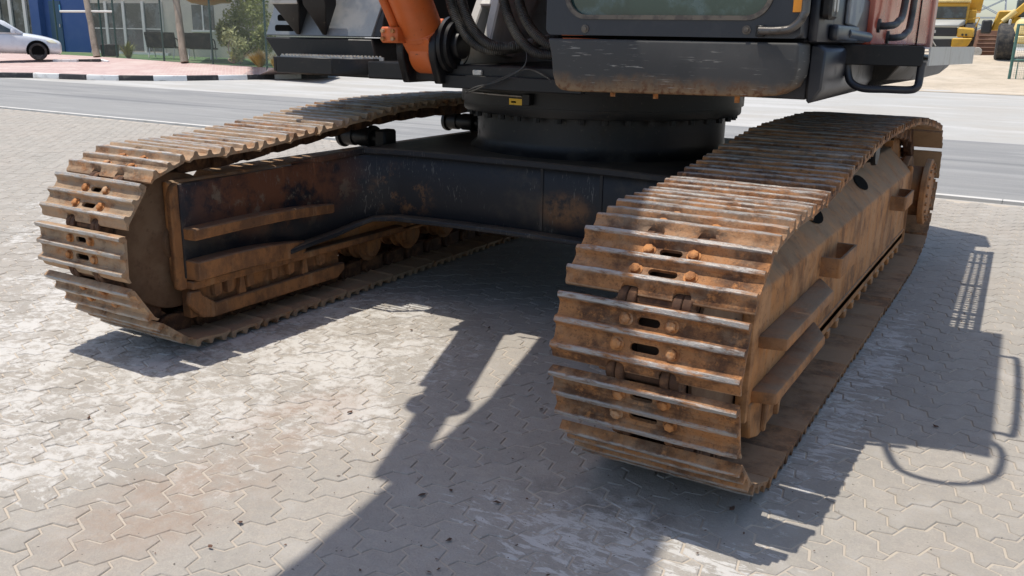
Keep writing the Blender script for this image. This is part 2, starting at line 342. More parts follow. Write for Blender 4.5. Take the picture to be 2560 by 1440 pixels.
for h in (True, False):
    me = bpy.data.meshes.new('paver'); me.from_pydata([tuple(p) for p in SH[h][0]], [], SH[h][1]); me.materials.append(PM); PME[h] = me
for z, x, y, h in spots[:300]:
    o = link('paver', PME[h], pave); o.location = (x, y, random.uniform(-.0018, .0012)); o.rotation_euler = (random.gauss(0, .004), random.gauss(0, .004), random.gauss(0, .006))
V, F = [], []; n0 = 0
for z, x, y, h in spots[300:]:
    P = SH[h][0].copy(); t1, t2 = rng.normal(0, .004, 2); P[:, 2] += P[:, 0]*t1+P[:, 1]*t2+rng.uniform(-.0018, .0012); P[:, 0] += x; P[:, 1] += y
    V.append(P); F += [tuple(i+n0 for i in f) for f in SH[h][1]]; n0 += len(P)
me = bpy.data.meshes.new('outlying_pavers'); me.from_pydata(np.concatenate(V).tolist(), [], F); me.materials.append(PM)
o = link('outlying_pavers', me, pave); o['kind'] = 'stuff'
# crumbs of soil and dead leaf on the paving
lm = M('dead_leaf', (.10, .045, .025), .8, 0, [((.05, .03, .02), 30, .4, .6, .8)], rnd=False); mb = MB()
for k in range(130):
    if k < 75: px, py = random.uniform(820, 2150), random.uniform(1120, 1440)
    else: px, py = random.uniform(0, 2560), random.uniform(800, 1440)
    p = onz(px, py, .003); s = random.choice((.002, .003, .003, .004, .005, .010)); a = random.uniform(0, 6.3); pts = []
    for q in range(6):
        an = a+q*math.pi/3; rr = s*random.uniform(.6, 1.2)*(1.5 if q in (0, 3) else .8); pts.append((p.x+rr*math.cos(an), p.y+rr*math.sin(an), .004+random.uniform(0, s*.6)))
    mb.add(pts+[(p.x, p.y, .003+s*.7)], [(q, (q+1) % 6, 6) for q in range(6)])
o = mb.build('leaf_litter', lm); o['kind'] = 'stuff'; o['label'] = 'dry brown leaf scraps and crumbs scattered on the paving'; o['category'] = 'leaf litter'

# ================================================================ EXCAVATOR
GX, W2, ZI, RP, YS, ZS = 1.342, .30, .507, .359, 4.0, .52
EX = empty('excavator', (0, 2.09, 0), 'big crawler excavator with rusty tracks, black carbody and orange boom cylinder', 'excavator')
# --- one track shoe: triple grouser plate with slots and notches
prof = [(-.096, .044), (-.097, .062), (-.095, .079), (-.091, .083), (-.079, .083), (-.075, .078), (-.070, .062), (-.062, .054), (-.030, .053), (-.022, .059), (-.017, .077), (-.013, .081), (-.002, .081),
        (.002, .077), (.007, .059), (.015, .053), (.051, .053), (.059, .059), (.064, .077), (.068, .081), (.079, .081), (.083, .077), (.089, .059), (.096, .052), (.106, .047), (.114, .038), (.112, .029), (.104, .034), (.090, .040), (-.080, .040), (-.090, .046)]
def stadium(cx, cy, hl, r, n=6): return [(cx+hl+r*math.cos(R_(-90+180*k/n)), cy+r*math.sin(R_(-90+180*k/n))) for k in range(n+1)]+[(cx-hl+r*math.cos(R_(90+180*k/n)), cy+r*math.sin(R_(90+180*k/n))) for k in range(n+1)]
def notch(cx): return [(cx-.028, .16), (cx-.028, .099), (cx-.023, .090), (cx-.013, .086), (cx+.013, .086), (cx+.023, .090), (cx+.028, .099), (cx+.028, .16)]
mb = MB()
xs = np.linspace(-W2, W2, 13); rings = []
for k, x in enumerate(xs):
    e = 0 if 0 < k < 12 else .003
    rings.append([(x, y*(1-e*4)+random.uniform(-.0006, .0006), z-(e if z > .07 else 0)+(random.uniform(-.0022, .0008) if z > .07 else 0)) for y, z in prof])
mb.loft(rings)
shoe_o = mb.build('track_shoe', 'shoe', None, 0)
cut = MB()
for q in (stadium(0, -.045, .024, .0125), stadium(0, .034, .034, .0125), notch(-.083), notch(.083)): cut.prism(q, 2, 0, .07)
cut_o = cut.build('cutter', 'shoe'); md = shoe_o.modifiers.new('b', 'BOOLEAN'); md.object = cut_o; md.operation = 'DIFFERENCE'; md.solver = 'EXACT'
dg = bpy.context.evaluated_depsgraph_get(); SHOE = bpy.data.meshes.new_from_object(shoe_o.evaluated_get(dg))
for o in (shoe_o, cut_o): bpy.data.objects.remove(o)
SHOE.name = 'track_shoe'; SHOE.polygons.foreach_set('use_smooth', [True]*len(SHOE.polygons)); SHOE.set_sharp_from_angle(angle=R_(33))
SHOE.materials.clear(); SHOE.materials.append(MAT['shoe'])
SHOE_L = SHOE.copy(); SHOE_L.materials.clear(); SHOE_L.materials.append(MAT['shoe_l'])
mb = MB(); mb.lathe([(.0, 0), (.023, 0), (.023, .003), (.018, .004)], (0, 0, 0), 2, 14); mb.cyl((0, 0, .003), (0, 0, .015), .0172, 6); mb.cyl((0, 0, .0148), (0, 0, .0176), .0162, 6, .0115)
t_ = mb.build('bolt', 'bolt', None, .0006, ang=20); BOLT = t_.data; bpy.data.objects.remove(t_)
def bossring(mb, x0, x1, y): mb.lathe([(.045, x0), (.045, x1), (.03, x1), (.028, x1-.006), (0, x1-.006)], (0, y, 0), 0, 16)
mb = MB()
mb.prism([(-.100, -.046), (.02, -.050), (.02, .040), (-.098, .040), (-.112, .030)], 0, .088, .114); mb.prism([(-.02, -.050), (.100, -.046), (.112, .030), (.098, .040), (-.02, .040)], 0, .060, .087)
mb.prism([(-.03, -.05), (.03, -.05), (.03, .04), (-.03, .04)], 0, .062, .112)
mb.lathe([(.045, .088), (.045, .117), (.030, .117), (.027, .110), (0, .110)], (0, -.108, 0), 0, 16); mb.lathe([(.045, .058), (.045, .086)], (0, .108, 0), 0, 16)
t_ = mb.build('track_link', 'link', None, .003); LINK = t_.data; bpy.data.objects.remove(t_)
LINK_M = LINK.copy(); LINK_M.transform(Matrix.Scale(-1, 4, (1, 0, 0))); LINK_M.flip_normals()
mb = MB(); mb.cyl((-.075, 0, 0), (.075, 0, 0), .030, 14); t_ = mb.build('track_pin', 'link'); PIN = t_.data; bpy.data.objects.remove(t_)

# --- path of the chain pins
def tangent(c, r, p, side):
    dx, dy = p[0]-c[0], p[1]-c[1]; D = math.hypot(dx, dy); a = math.atan2(dy, dx); b = math.acos(r/D); return a+side*b
def pchip(P, x):
    X = np.array([p[0] for p in P]); Y = np.array([p[1] for p in P]); m = np.gradient(Y, X); i = np.clip(np.searchsorted(X, x)-1, 0, len(X)-2)
    h = X[i+1]-X[i]; t = (x-X[i])/h; return (2*t**3-3*t*t+1)*Y[i]+(t**3-2*t*t+t)*h*m[i]+(-2*t**3+3*t*t)*Y[i+1]+(t**3-t*t)*h*m[i+1]
def chain_path():
    top = [(-.0, ZI+RP), (.30, .868), (.80, .912), (1.2, .955), (1.55, .990), (1.9, 1.0), (2.3, 1.003), (2.7, 1.0), (3.2, .965), (3.65, .918), (4.0, ZS+RP)]
    pts = []
    for y in np.linspace(4.0, 0, 300)[:-1]: pts.append((y, float(pchip(top, y))))
    a1 = tangent((0, ZI), RP, (-.04, .083), -1) % (2*math.pi)
    for a in np.linspace(math.pi/2, a1, 200): pts.append((RP*math.cos(a), ZI+RP*math.sin(a)))
    pts += [(y, .083) for y in np.linspace(-.04, 3.58, 60)]
    a2 = tangent((YS, ZS), RP, (3.58, .083), 1)
    for a in np.linspace(a2, math.pi/2, 200)[:-1]: pts.append((YS+RP*math.cos(a), ZS+RP*math.sin(a)))
    return np.array(pts)
PATH = chain_path(); seg = np.linalg.norm(np.diff(np.vstack([PATH, PATH[:1]]), axis=0), axis=1); CUM = np.concatenate([[0], np.cumsum(seg)]); LEN = CUM[-1]
NS = round(LEN/.2155); PITCHL = LEN/NS; CL = np.vstack([PATH, PATH[:1]])
def pin(s): s %= LEN; return np.array([np.interp(s, CUM, CL[:, 0]), np.interp(s, CUM, CL[:, 1])])
def shoe_frame(s):
    p, q = pin(s), pin(s+PITCHL); m = (p+q)/2; d = (q-p)/np.linalg.norm(q-p); n = np.array([d[1], -d[0]]); return m, d, n
def lead_angle(s):
    m, d, n = shoe_frame(s); g1 = m+d*(-.096)+n*.075; return math.degrees(math.atan2(g1[1]-ZI, -g1[0]))
def phase(target):
    best = min((abs(lead_angle(s+k*PITCHL)-target), s) for s in np.linspace(0, PITCHL, 120, endpoint=False) for k in range(15, 32)); return best[1]
def put(name, me, M4, parent, pinv=True):
    o = link(name, me, parent); o.matrix_parent_inverse = Matrix.Translation(-EX.location); o.matrix_basis = M4; o['_local'] = 1; return o
for sx, tgt, sm in ((1, 29.1, SHOE), (-1, 15.2, SHOE_L)):
    s0 = phase(tgt)
    for k in range(NS):
        m, d, n = shoe_frame(s0+k*PITCHL); jz = random.uniform(-.0015, .0015); ja = random.gauss(0, .006)
        B = Matrix(((1, 0, 0, sx*GX), (0, d[0], n[0], m[0]), (0, d[1], n[1], m[1]), (0, 0, 0, 1)))
        sh = put('track_shoe', sm, B @ Matrix.Rotation(ja, 4, 'X') @ Matrix.Translation((random.uniform(-.002, .002), 0, jz)), EX)
        put('track_link', LINK, B, EX); put('track_link', LINK_M, B, EX)
        put('track_pin', PIN, B @ Matrix.Translation((0, .108, 0)), EX)
        if n[1] > -.75 and m[0] < 2.6:                                  # shoes whose bolt heads show
            for bx, by in ((-.072, -.045), (.072, -.045), (-.088, .034), (.088, .034)):
                b = link('bolt', BOLT, sh); b.location = (bx, by, .0525); b.rotation_euler = (0, 0, random.uniform(0, 1))

# --- idlers, sprockets, rollers
for sx in (1, -1):
    X = sx*GX
    mb = MB(); mb.lathe([(.04, -.170), (.085, -.170), (.095, -.150), (.20, -.142), (.30, -.136), (.322, -.130), (.326, -.121), (.298, -.1185), (.300, -.060), (.318, -.055), (.318, .055), (.300, .060), (.298, .1185), (.326, .121), (.322, .130), (.30, .136), (.20, .142), (.095, .150), (.085, .170), (.04, .170)], (X, 0, ZI), 0, 48)
    mb.build('idler_wheel', 'idler', EX, ang=30)
    mb = MB(); teeth = []
    for k in range(22):
        a = 2*math.pi*k/22
        for da, r in ((-.10, .30), (-.055, .355), (.055, .355), (.10, .30)): teeth.append((YS+r*math.cos(a+da), ZS+r*math.sin(a+da)))
    mb.prism(teeth, 0, X-.04, X+.04); mb.build('drive_sprocket', 'guard', EX, .003)
    mb = MB(); o_ = sx
    mb.lathe([(0, o_*-.16), (.20, o_*-.16), (.22, o_*-.10), (.22, o_*.10), (.235, o_*.11), (.235, o_*.15), (.17, o_*.16), (.17, o_*.245), (.225, o_*.25), (.225, o_*.285), (.2, o_*.292), (0, o_*.292)], (X, YS-.02, ZS-.03), 0, 36)
    fd = mb.build('final_drive', 'guard', EX, .002)
    for k in range(20):
        a = 2*math.pi*k/20; mb = MB(); q = Vector((X+o_*.290, YS-.02+.19*math.cos(a), ZS-.03+.19*math.sin(a))); mb.cyl(q, q+Vector((o_*.014, 0, 0)), .013, 6); mb.build('cover_bolt', 'guard', fd)
    for yy, zz in ((1.5, .868), (2.62, .880)):
        mb = MB(); mb.lathe([(.03, -.13), (.068, -.13), (.072, -.12), (.072, -.104), (.058, -.10), (.058, -.02), (.05, -.015), (.05, .015), (.058, .02), (.058, .10), (.072, .104), (.072, .12), (.068, .13), (.03, .13)], (X, yy, zz), 0, 26)
        rl = mb.build('carrier_roller', 'black', EX)
        mb = MB(); mb.cyl((X-sx*.12, yy, zz), (X-sx*.235, yy, zz-.01), .048, 18); mb.box(*sorted((X-sx*.17, X-sx*.25)), yy-.06, yy+.06, .79, zz+.055); mb.build('roller_bracket', 'black', rl, .012)
    for k in range(8):
        yy = .62+.405*k; mb = MB(); mb.lathe([(.03, -.15), (.075, -.15), (.08, -.125), (.105, -.122), (.105, -.112), (.085, -.105), (.085, -.055), (.10, -.05), (.10, -.035), (.07, -.03), (.07, .03), (.10, .035), (.10, .05), (.085, .055), (.085, .105), (.105, .112), (.105, .122), (.08, .125), (.075, .15), (.03, .15)], (X, yy, .222), 0, 22)
        mb.build('track_roller', 'guard', EX)

# --- track frames
for sx in (1, -1):
    X = lambda u: sx*(GX+u)                                             # u > 0 is the outer side
    P = lambda pts: [(X(u), z) for u, z in pts]
    mb = MB()
    mb.prism(P([(-.19, .26), (-.135, .26), (-.135, .755), (.02, .755), (.135, .60), (.135, .17), (.19, .17), (.19, .655), (.155, .69), (.04, .80), (-.17, .80), (-.19, .78)]), 1, .30, 3.72)
    mb.prism(P([(-.19, .32), (-.145, .32), (-.145, .80), (-.175, .80), (-.19, .785)]), 1, -.06, .30)
    mb.prism(P([(.145, .20), (.19, .20), (.19, .66), (.165, .69), (.145, .69)]), 1, .10, .30)
    mb.prism(P([(.19, .20), (.13, .20), (-.13, .27), (-.19, .27), (-.19, .30), (-.13, .30), (.13, .25), (.19, .25)]), 1, .42, 3.70)
    fr = mb.build('track_frame', 'frame', EX, .012, seg=2)
    # ledges on the outer side, front half
    for z, y0, y1, wd in ((.505, .17, 1.12, .095), (.315, .14, 1.10, .085)):
        mb = MB(); mb.prism([(X(.185), y0), (X(.19+wd), y0+.02), (X(.19+wd), y1-.20), (X(.185), y1)], 2, z-.05, z); mb.build('ledge', 'guard', fr, .014, seg=2)
    mb = MB(); mb.prism([(.12, .215), (.12, .265), (.78, .265), (.78, .22), (.66, .15), (.50, .105), (.26, .095), (.15, .13)], 0, *sorted((X(.150), X(.198)))); mb.build('roller_guard', 'frame', fr, .006)
    mb = MB()
    for y0 in (.28, .46): mb = MB(); mb.prism([(y0, .255), (y0+.05, .255), (y0+.02, .11), (y0, .11)], 0, *sorted((X(.196), X(.214)))); mb.build('guard_rib', 'frame', fr, .004)
    mb = MB(); mb.tube([(X(.192), y, .262+.002*math.sin(y*40)) for y in np.linspace(.62, 3.70, 60)], .006, 6); mb.build('weld_bead', 'frame', fr)
    # step brackets
    for yc, z in ((1.20, .60), (3.05, .60)):
        mb = MB(); mb.prism([(X(.185), yc-.13), (X(.265), yc-.13), (X(.275), yc-.12), (X(.275), yc+.20), (X(.265), yc+.21), (X(.185), yc+.21), (X(.185), yc+.195), (X(.255), yc+.195), (X(.262), yc+.19), (X(.262), yc-.11), (X(.255), yc-.117), (X(.185), yc-.117)], 2, z-.085, z); mb.build('step_bracket', 'guard', fr, .002)
    for k in range(16):                                                 # lugs that carry the roller shafts
        yy = .66+.19*k; mb = MB(); mb.prism([(yy-.035, .182), (yy+.035, .182), (yy+.02, .135), (yy-.012, .135)], 0, *sorted((X(.145), X(.196)))); mb.build('roller_lug', 'frame', fr, .006)
    mb = MB(); mb.prism([(3.72, .17), (3.80, .20), (3.80, .66), (3.72, .69)], 0, *sorted((X(-.16), X(.17)))); mb.prism([(3.70, .16), (3.74, .16), (3.74, .68), (3.70, .70)], 0, *sorted((X(.165), X(.20)))); mb.build('drive_mount', 'guard', fr, .01)
    mb = MB()
    for yy in (1.25, 2.35):
        mb.add([(X(.105+.035*math.cos(a)), yy+.11*math.sin(a), .741-.035*math.cos(a)+.0035) for a in [2*math.pi*i/16 for i in range(16)]], [tuple(range(16))])
    mb.build('dark_oval', 'dark', fr)  # flat dark ovals laid on the sloping top
    # inner side: ledges, guard with ribs
    for z0, z1, y0, y1, wd in ((.585, .545, -.025, 1.12, .115), (.430, .385, -.025, .75, .125)):
        mb = MB(); ys = np.linspace(y0, y1, 9); rings = []
        for y in ys:
            t = (y-y0)/(y1-y0); z = z0+(z1-z0)*t+.02*math.sin(math.pi*t); th_ = .06 if z0 > .5 else .10; wv = wd*(1-.55*t**3)
            rings.append([(X(-.186), y, z-th_), (X(-.19-wv), y, z-th_*.9), (X(-.19-wv), y, z), (X(-.186), y, z)])
        mb.loft(rings); mb.build('ledge', 'inner_shade', fr, .006)
    mb = MB(); mb.prism([(-.075, .30), (-.075, .74), (-.055, .785), (-.015, .798), (-.015, .285), (-.06, .285)], 0, *sorted((X(-.18), X(-.215)))); mb.box(*sorted((X(-.188), X(-.255))), -.02, 1.6, .285, .325)
    mb.build('front_plate', 'inner_shade', fr, .006)
    mb = MB(); mb.prism([(-.03, .275), (-.045, .22), (.03, .135), (.10, .120), (1.0, .120), (1.06, .16), (1.06, .20), (.12, .19), (.04, .25), (.03, .275)], 0, *sorted((X(-.215), X(-.245)))); mb.box(*sorted((X(-.14), X(-.20))), 0, 1.06, .13, .30)
    gd = mb.build('roller_guard', 'inner_shade', fr, .006)
    for yy in (.12, .20, .33, .50, .62, .86):
        mb = MB(); mb.prism([(yy, .290), (yy+.05, .290), (yy+.045, .225), (yy+.006, .215)], 0, *sorted((X(-.195), X(-.240)))); mb.build('guard_lug', 'inner_shade', gd, .006)
    for yy in (.27, .72): mb = MB(); mb.prism([(yy, .13), (yy+.07, .13), (yy+.05, .29), (yy+.03, .29)], 0, *sorted((X(-.199), X(-.228)))); mb.build('guard_rib', 'inner_shade', gd, .004)

# --- carbody
half = [(-1.117, -.03, .34, .79), (-1.117, .30, .35, .79), (-1.117, .60, .365, .795), (-1.110, .80, .385, .80), (-1.085, .95, .405, .805), (-1.035, 1.07, .44, .815), (-.95, 1.155, .475, .826), (-.80, 1.205, .49, .828), (-.42, 1.245, .49, .828), (.0, 1.258, .49, .828)]
wall_ = half+[(-x, y, a, b) for x, y, a, b in reversed(half[:-1])]
def wall_n(i):
    p, q = wall_[max(i-1, 0)], wall_[min(i+1, len(wall_)-1)]; t = Vector((q[0]-p[0], q[1]-p[1], 0)).normalized(); return Vector((t.y, -t.x, 0))
mb = MB(); mb.loft([[(x, y, a), (x, y, b), (x-wall_n(i).x*.03, y-wall_n(i).y*.03, b), (x-wall_n(i).x*.03, y-wall_n(i).y*.03, a)] for i, (x, y, a, b) in enumerate(wall_)]); mb.build('carbody_web', 'carbody', EX, .004, ang=50)
sel = [i for i in range(len(wall_)) if 2 <= i <= len(wall_)-3]; mb = MB()
mb.loft([[Vector((wall_[i][0], wall_[i][1], z))+wall_n(i)*o for o, z in ((-.05, wall_[i][2]-.026), (.055+.02*(abs(wall_[i][0]) < .9), wall_[i][2]-.026), (.055+.02*(abs(wall_[i][0]) < .9), wall_[i][2]+.002), (-.05, wall_[i][2]+.002))] for i in sel]); mb.build('carbody_bottom_flange', 'carbody', EX, .005, ang=50)
mb = MB(); cen = [(-.985, 1.115), (-.82, 1.165), (-.42, 1.20), (.0, 1.212), (.42, 1.20), (.82, 1.165), (.985, 1.115), (.985, 3.05), (.4, 2.98), (-.4, 2.98), (-.985, 3.05)]; mb.prism(cen, 2, .827, .862); mb.build('carbody_top_plate', 'carbody', EX, .006)
for sx in (1, -1):
    mb = MB(); q = [(sx*.984, 1.113, .862), (sx*1.075, .93, .835), (sx*1.15, .72, .812), (sx*1.16, 3.3, .812), (sx*.984, 3.05, .862)]; mb.loft([[(x, y, z-.035) for x, y, z in q], q]); mb.build('carbody_shoulder', 'carbody', EX, .006)
mb = MB(); mb.box(-1.1, 1.1, 1.24, 3.0, .47, .49); mb.box(-1.1, 1.1, 2.97, 3.0, .49, .826); mb.build('carbody_bottom_plate', 'carbody', EX)
for x, yy in ((.08, 1.2505), (.42, 1.2395)): mb = MB(); mb.box(x-.008, x+.008, yy, yy+.03, .50, .824); mb.build('weld_seam', 'carbody', EX)
mb = MB(); mb.lathe([(.70, .85), (.76, .862), (.745, .875), (.725, .895), (.719, .93), (.719, 1.075)], (0, 2.09, 0), 2, 72); mb.build('swing_pedestal', 'black', EX)
mb = MB(); mb.lathe([(.60, 1.072), (.795, 1.072), (.80, 1.08), (.80, 1.118), (.812, 1.12), (.812, 1.195), (.84, 1.197), (.84, 1.245), (.5, 1.245)], (0, 2.09, 0), 2, 72); ring = mb.build('swing_ring', 'black', EX)
for k in range(40):
    a = 2*math.pi*k/40; mb = MB(); q = Vector((.765*math.cos(a), 2.09+.765*math.sin(a), 0)); mb.cyl(q+Vector((0, 0, 1.045)), q+Vector((0, 0, 1.0735)), .019, 6); mb.build('ring_bolt', 'black', ring)

# ---------------- upper structure, turned 1.5 degrees on the swing ring
_c, _s = math.cos(R_(1.5)), math.sin(R_(1.5))
def U(p): x, y, z = p[0], p[1]-2.09, p[2]; return (_c*x-_s*y, _s*x+_c*y+2.09, z)
def up(mb, name, mat, parent=EX, bevel=0, **k): return mb.build(name, mat, parent, bevel, xf=U, **k)
dm = MB(); dm.prism([(-1.62, 1.16), (-.86, 1.16), (-.84, .98), (-.36, .98), (.46, .98), (.46, 1.1), (1.40, 1.1), (1.44, 4.9), (.9, 5.25), (-.9, 5.25), (-1.62, 4.9)], 2, 1.247, 1.335); dk = up(dm, 'main_deck', 'black', bevel=.008)
m2 = MB(); m2.box(-.36, .40, .955, 1.0, 1.222, 1.285); up(m2, 'deck_lip', 'black', dk, .004)
# boom foot bay: side plates, cylinder bracket, back wall
mb = MB(); mb.box(-.86, .46, 2.25, 2.32, 1.33, 2.6); up(mb, 'bay_wall', 'navy')
for x in (-.335, .30): mb = MB(); mb.prism([(1.02, 1.33), (2.2, 1.33), (2.0, 2.2), (1.55, 2.25), (1.3, 1.75)], 0, x, x+.05); up(mb, 'boom_bracket', 'palegrey' if x < 0 else 'black', bevel=.006)
# right-hand box with tool compartment, step and louvred cover
mb = MB(); mb.loft([[(-1.475, y, 1.247) for y in (1.08,)]+[(-.845, 1.08, 1.243), (-.845, 2.3, 1.243), (-1.475, 2.3, 1.247)], [(-1.56, 1.08, 1.341), (-.86, 1.08, 1.341), (-.86, 2.3, 1.341), (-1.56, 2.3, 1.341)], [(-1.648, 1.08, 1.444), (-.885, 1.08, 1.441), (-.885, 2.3, 1.441), (-1.648, 2.3, 1.444)]])
up(mb, 'side_box', 'black', bevel=.006)
mb = MB(); mb.loft([[(-1.643, 1.085, 1.452), (-.888, 1.085, 1.452), (-.888, 2.28, 1.452), (-1.643, 2.28, 1.452)], [(-1.596, 1.135, 1.65), (-.835, 1.135, 1.65), (-.835, 2.28, 1.65), (-1.596, 2.28, 1.65)], [(-1.52, 1.22, 1.95), (-.80, 1.22, 1.95), (-.80, 2.28, 1.95), (-1.52, 2.28, 1.95)]])
cover = up(mb, 'side_cover', 'grey', bevel=.006)
for z, xl in ((1.602, -1.552), (1.547, -1.562), (1.492, -1.572)):
    mb = MB(); yo = (z-1.452)*.2525; mb.prism(rrect(xl, xl+.14, z-.018, z+.018, .015), 1, 1.081+yo, 1.09+yo); up(mb, 'louver_slot', 'dark', cover)
for x0, x1, xt in ((-1.487, -1.298, -1.385), (-1.27, -1.112, -1.198)):
    mb = MB(); mb.loft([[(xt-.012, 1.080, 1.460), (xt+.012, 1.080, 1.460), (xt+.012, 1.07, 1.460), (xt-.012, 1.07, 1.460)], [(x0, 1.080, 1.615), (x1, 1.080, 1.615), (x1, .99, 1.615), (x0, .99, 1.615)], [(x0, 1.080, 1.75), (x1, 1.080, 1.75), (x1, .96, 1.75), (x0, .96, 1.75)]]); up(mb, 'step_gusset', 'black', cover, .004)
mb = MB(); mb.box(-1.50, -1.303, .985, 1.14, 1.617, 1.66); up(mb, 'upper_step', 'palegrey', cover, .004)
mb = MB(); mb.prism([(1.09, 1.455), (2.28, 1.455), (2.28, 1.95), (1.23, 1.95)], 0, -.875, -.83); up(mb, 'inner_dark_plate', 'black', cover, .003)  # dark plate over the inner side of the cover
mb = MB(); mb.prism([(1.10, 1.455), (1.2, 1.455), (1.26, 1.95), (1.2, 1.95)], 0, -1.125, -1.115); up(mb, 'panel_joint', 'dark', cover)
# grating step in front of the box
st = MB(); st.box(-1.40, -1.38, .885, 1.078, 1.268, 1.345); st.box(-1.38, -.995, .885, .90, 1.262, 1.345); st.prism([(-.995, .885), (-.82, 1.02), (-.82, 1.078), (-.845, 1.078), (-.845, 1.03), (-1.005, .9005)], 2, 1.262, 1.345); stp = up(st, 'grating_step', 'black', bevel=.003)
for k in range(5):
    y = .925+.034*k; mb = MB(); x1 = -.985+(y-.9)*1.2; mb.box(-1.38, x1, y-.004, y+.004, 1.325, 1.352)
    nn = int((x1+1.38)/.024)
    for i in range(nn): x = -1.374+i*.024; mb.prism([(x, 1.3515), (x+.012, 1.3515), (x+.009, 1.359), (x+.003, 1.359)], 1, y-.0045, y+.0045)
    up(mb, 'grating_bar', 'palegrey', stp)
# boom cylinder
cx, ey, ez = -.455, 1.0, 1.395; A = Vector((cx, ey, ez)); D = Vector((0, -.58, .815)).normalized()
mb = MB(); mb.cyl(A+D*.13, A+D*1.95, .100, 32); mb.cyl(A+D*1.95, A+D*2.02, .135, 32); mb.cyl(A+D*2.02, A+D*3.1, .07, 24); mb.cyl(A+D*.105, A+D*.135, .103, 32)
mb.lathe([(.105, -.062), (.112, -.055), (.112, .055), (.105, .062)], A, 0, 28); mb.loft([[A+D*.0+Vector((sx*.056, 0, 0))+D.cross(Vector((1, 0, 0)))*sy*.1 for sx, sy in ((-1, -1), (1, -1), (1, 1), (-1, 1))], [A+D*.13+Vector((sx*.085, 0, 0))+D.cross(Vector((1, 0, 0)))*sy*.085 for sx, sy in ((-1, -1), (1, -1), (1, 1), (-1, 1))]])
bc = up(mb, 'boom_cylinder', 'orange', bevel=.004)
q = A+Vector((-.105, -.06, .035)); n_ = D.cross(Vector((1, 0, 0)))
pp = [A+D*t+Vector((-.095, 0, 0))-n_*.07 for t in (.16, 1.6)]
mb = MB(); mb.tube([pp[0], pp[1]], .023, 14); up(mb, 'oil_pipe', 'orange', bc)
mb = MB(); e1 = pp[0]; mb.box(e1.x-.055, e1.x+.045, e1.y-.06, e1.y+.03, e1.z-.055, e1.z+.02); pb = up(mb, 'port_block', 'orange', bc, .008)
for dx, dz in ((-.035, -.035), (.025, -.035), (-.035, .0), (.025, .0)): mb = MB(); mb.cyl((e1.x+dx, e1.y-.06, e1.z+dz), (e1.x+dx, e1.y-.075, e1.z+dz), .010, 6); up(mb, 'bolt', 'bolt', bc)
for x in (cx-.115, cx+.075):
    mb = MB(); pts = [(1.16, 1.24), (.92, 1.24)]+[(1.0+.135*math.cos(a), 1.40+.135*math.sin(a)) for a in np.linspace(R_(200), R_(-10), 14)]; mb.prism(pts, 0, x, x+.04); up(mb, 'cylinder_bracket', 'black', bevel=.005)
mb = MB(); mb.lathe([(.105, .0), (.135, .005), (.135, .025), (.115, .03), (.115, .05), (.095, .055), (.095, .04), (.07, .04), (.065, .075), (.0, .075)], (cx+.117, 1.0, 1.425), 0, 32); up(mb, 'pivot_pin', 'black')
mb = MB(); mb.cyl((.43, 1.0, 1.40), Vector((.43, 1.0, 1.40))+D*1.95, .115, 24); up(mb, 'boom_cylinder', 'orange')
# boom
mb = MB(); mb.loft([[(xl, y0, z0), (.27, y0, z0), (.27, y1, z1), (xl, y1, z1)] for xl, y0, z0, y1, z1 in ((-.37, 1.62, 1.85, 1.88, 2.12), (-.39, .9, 2.48, 1.2, 3.0), (-.41, 0, 3.42, .3, 4.0), (-.48, -.6, 4.02, -.4, 4.75), (-.55, -1.4, 4.65, -1.4, 5.35), (-.60, -2.4, 4.9, -2.4, 5.5), (-.60, -3.6, 5.05, -3.6, 5.5))]); up(mb, 'boom', 'orange', bevel=.01)
mb = MB(); mb.cyl((-.36, 1.75, 2.0), (.36, 1.75, 2.0), .13, 24); mb.prism([(1.05, 1.40), (1.30, 1.36), (1.72, 1.86), (1.45, 2.05), (1.2, 1.75)], 0, -.20, -.15); mb.prism([(1.2, 1.62), (1.5, 1.5), (2.0, 1.9), (1.8, 2.2)], 0, -.30, -.2); up(mb, 'boom_foot', 'palegrey', bevel=.008)
# hoses
def hose(pts, name='hydraulic_hose', r=.0225):
    c = bez(pts, 26); L_ = [0]
    for i in range(1, len(c)): L_.append(L_[-1]+(c[i]-c[i-1]).length)
    n = int(L_[-1]/.0021); ss = np.linspace(0, L_[-1], n); P = np.array([[q.x, q.y, q.z] for q in c]); Q = np.stack([np.interp(ss, L_, P[:, i]) for i in range(3)], 1)
    mb = MB(); mb.tube(Q.tolist(), r, 10, [r+(.0028 if (i//2) % 2 else -.0012) for i in range(n)]); up(mb, name, 'hose', ang=60)
hose([(-.34, .98, 1.75), (-.315, .98, 1.60), (-.245, .99, 1.475), (-.13, 1.02, 1.405), (.0, 1.12, 1.425), (.16, 1.4, 1.50), (.3, 2.0, 1.55)])
hose([(-.265, .97, 1.75), (-.25, .97, 1.62), (-.185, .98, 1.49), (-.08, 1.0, 1.425), (.05, 1.12, 1.44), (.2, 1.45, 1.52), (.34, 2.0, 1.58)])
hose([(-.035, .97, 1.75), (-.02, .97, 1.62), (.05, .97, 1.48), (.15, .98, 1.40), (.27, 1.03, 1.40), (.42, 1.15, 1.44)])
hose([(.045, .98, 1.75), (.06, .97, 1.62), (.13, .97, 1.50), (.22, .99, 1.435), (.33, 1.05, 1.42), (.45, 1.2, 1.46)])
for y, z in ((1.5, 1.50), (1.7, 1.58)): mb = MB(); mb.cyl((.02, y, z-.1), (.5, y+.1, z+.05), .035, 14); up(mb, 'hydraulic_pipe', 'hose')
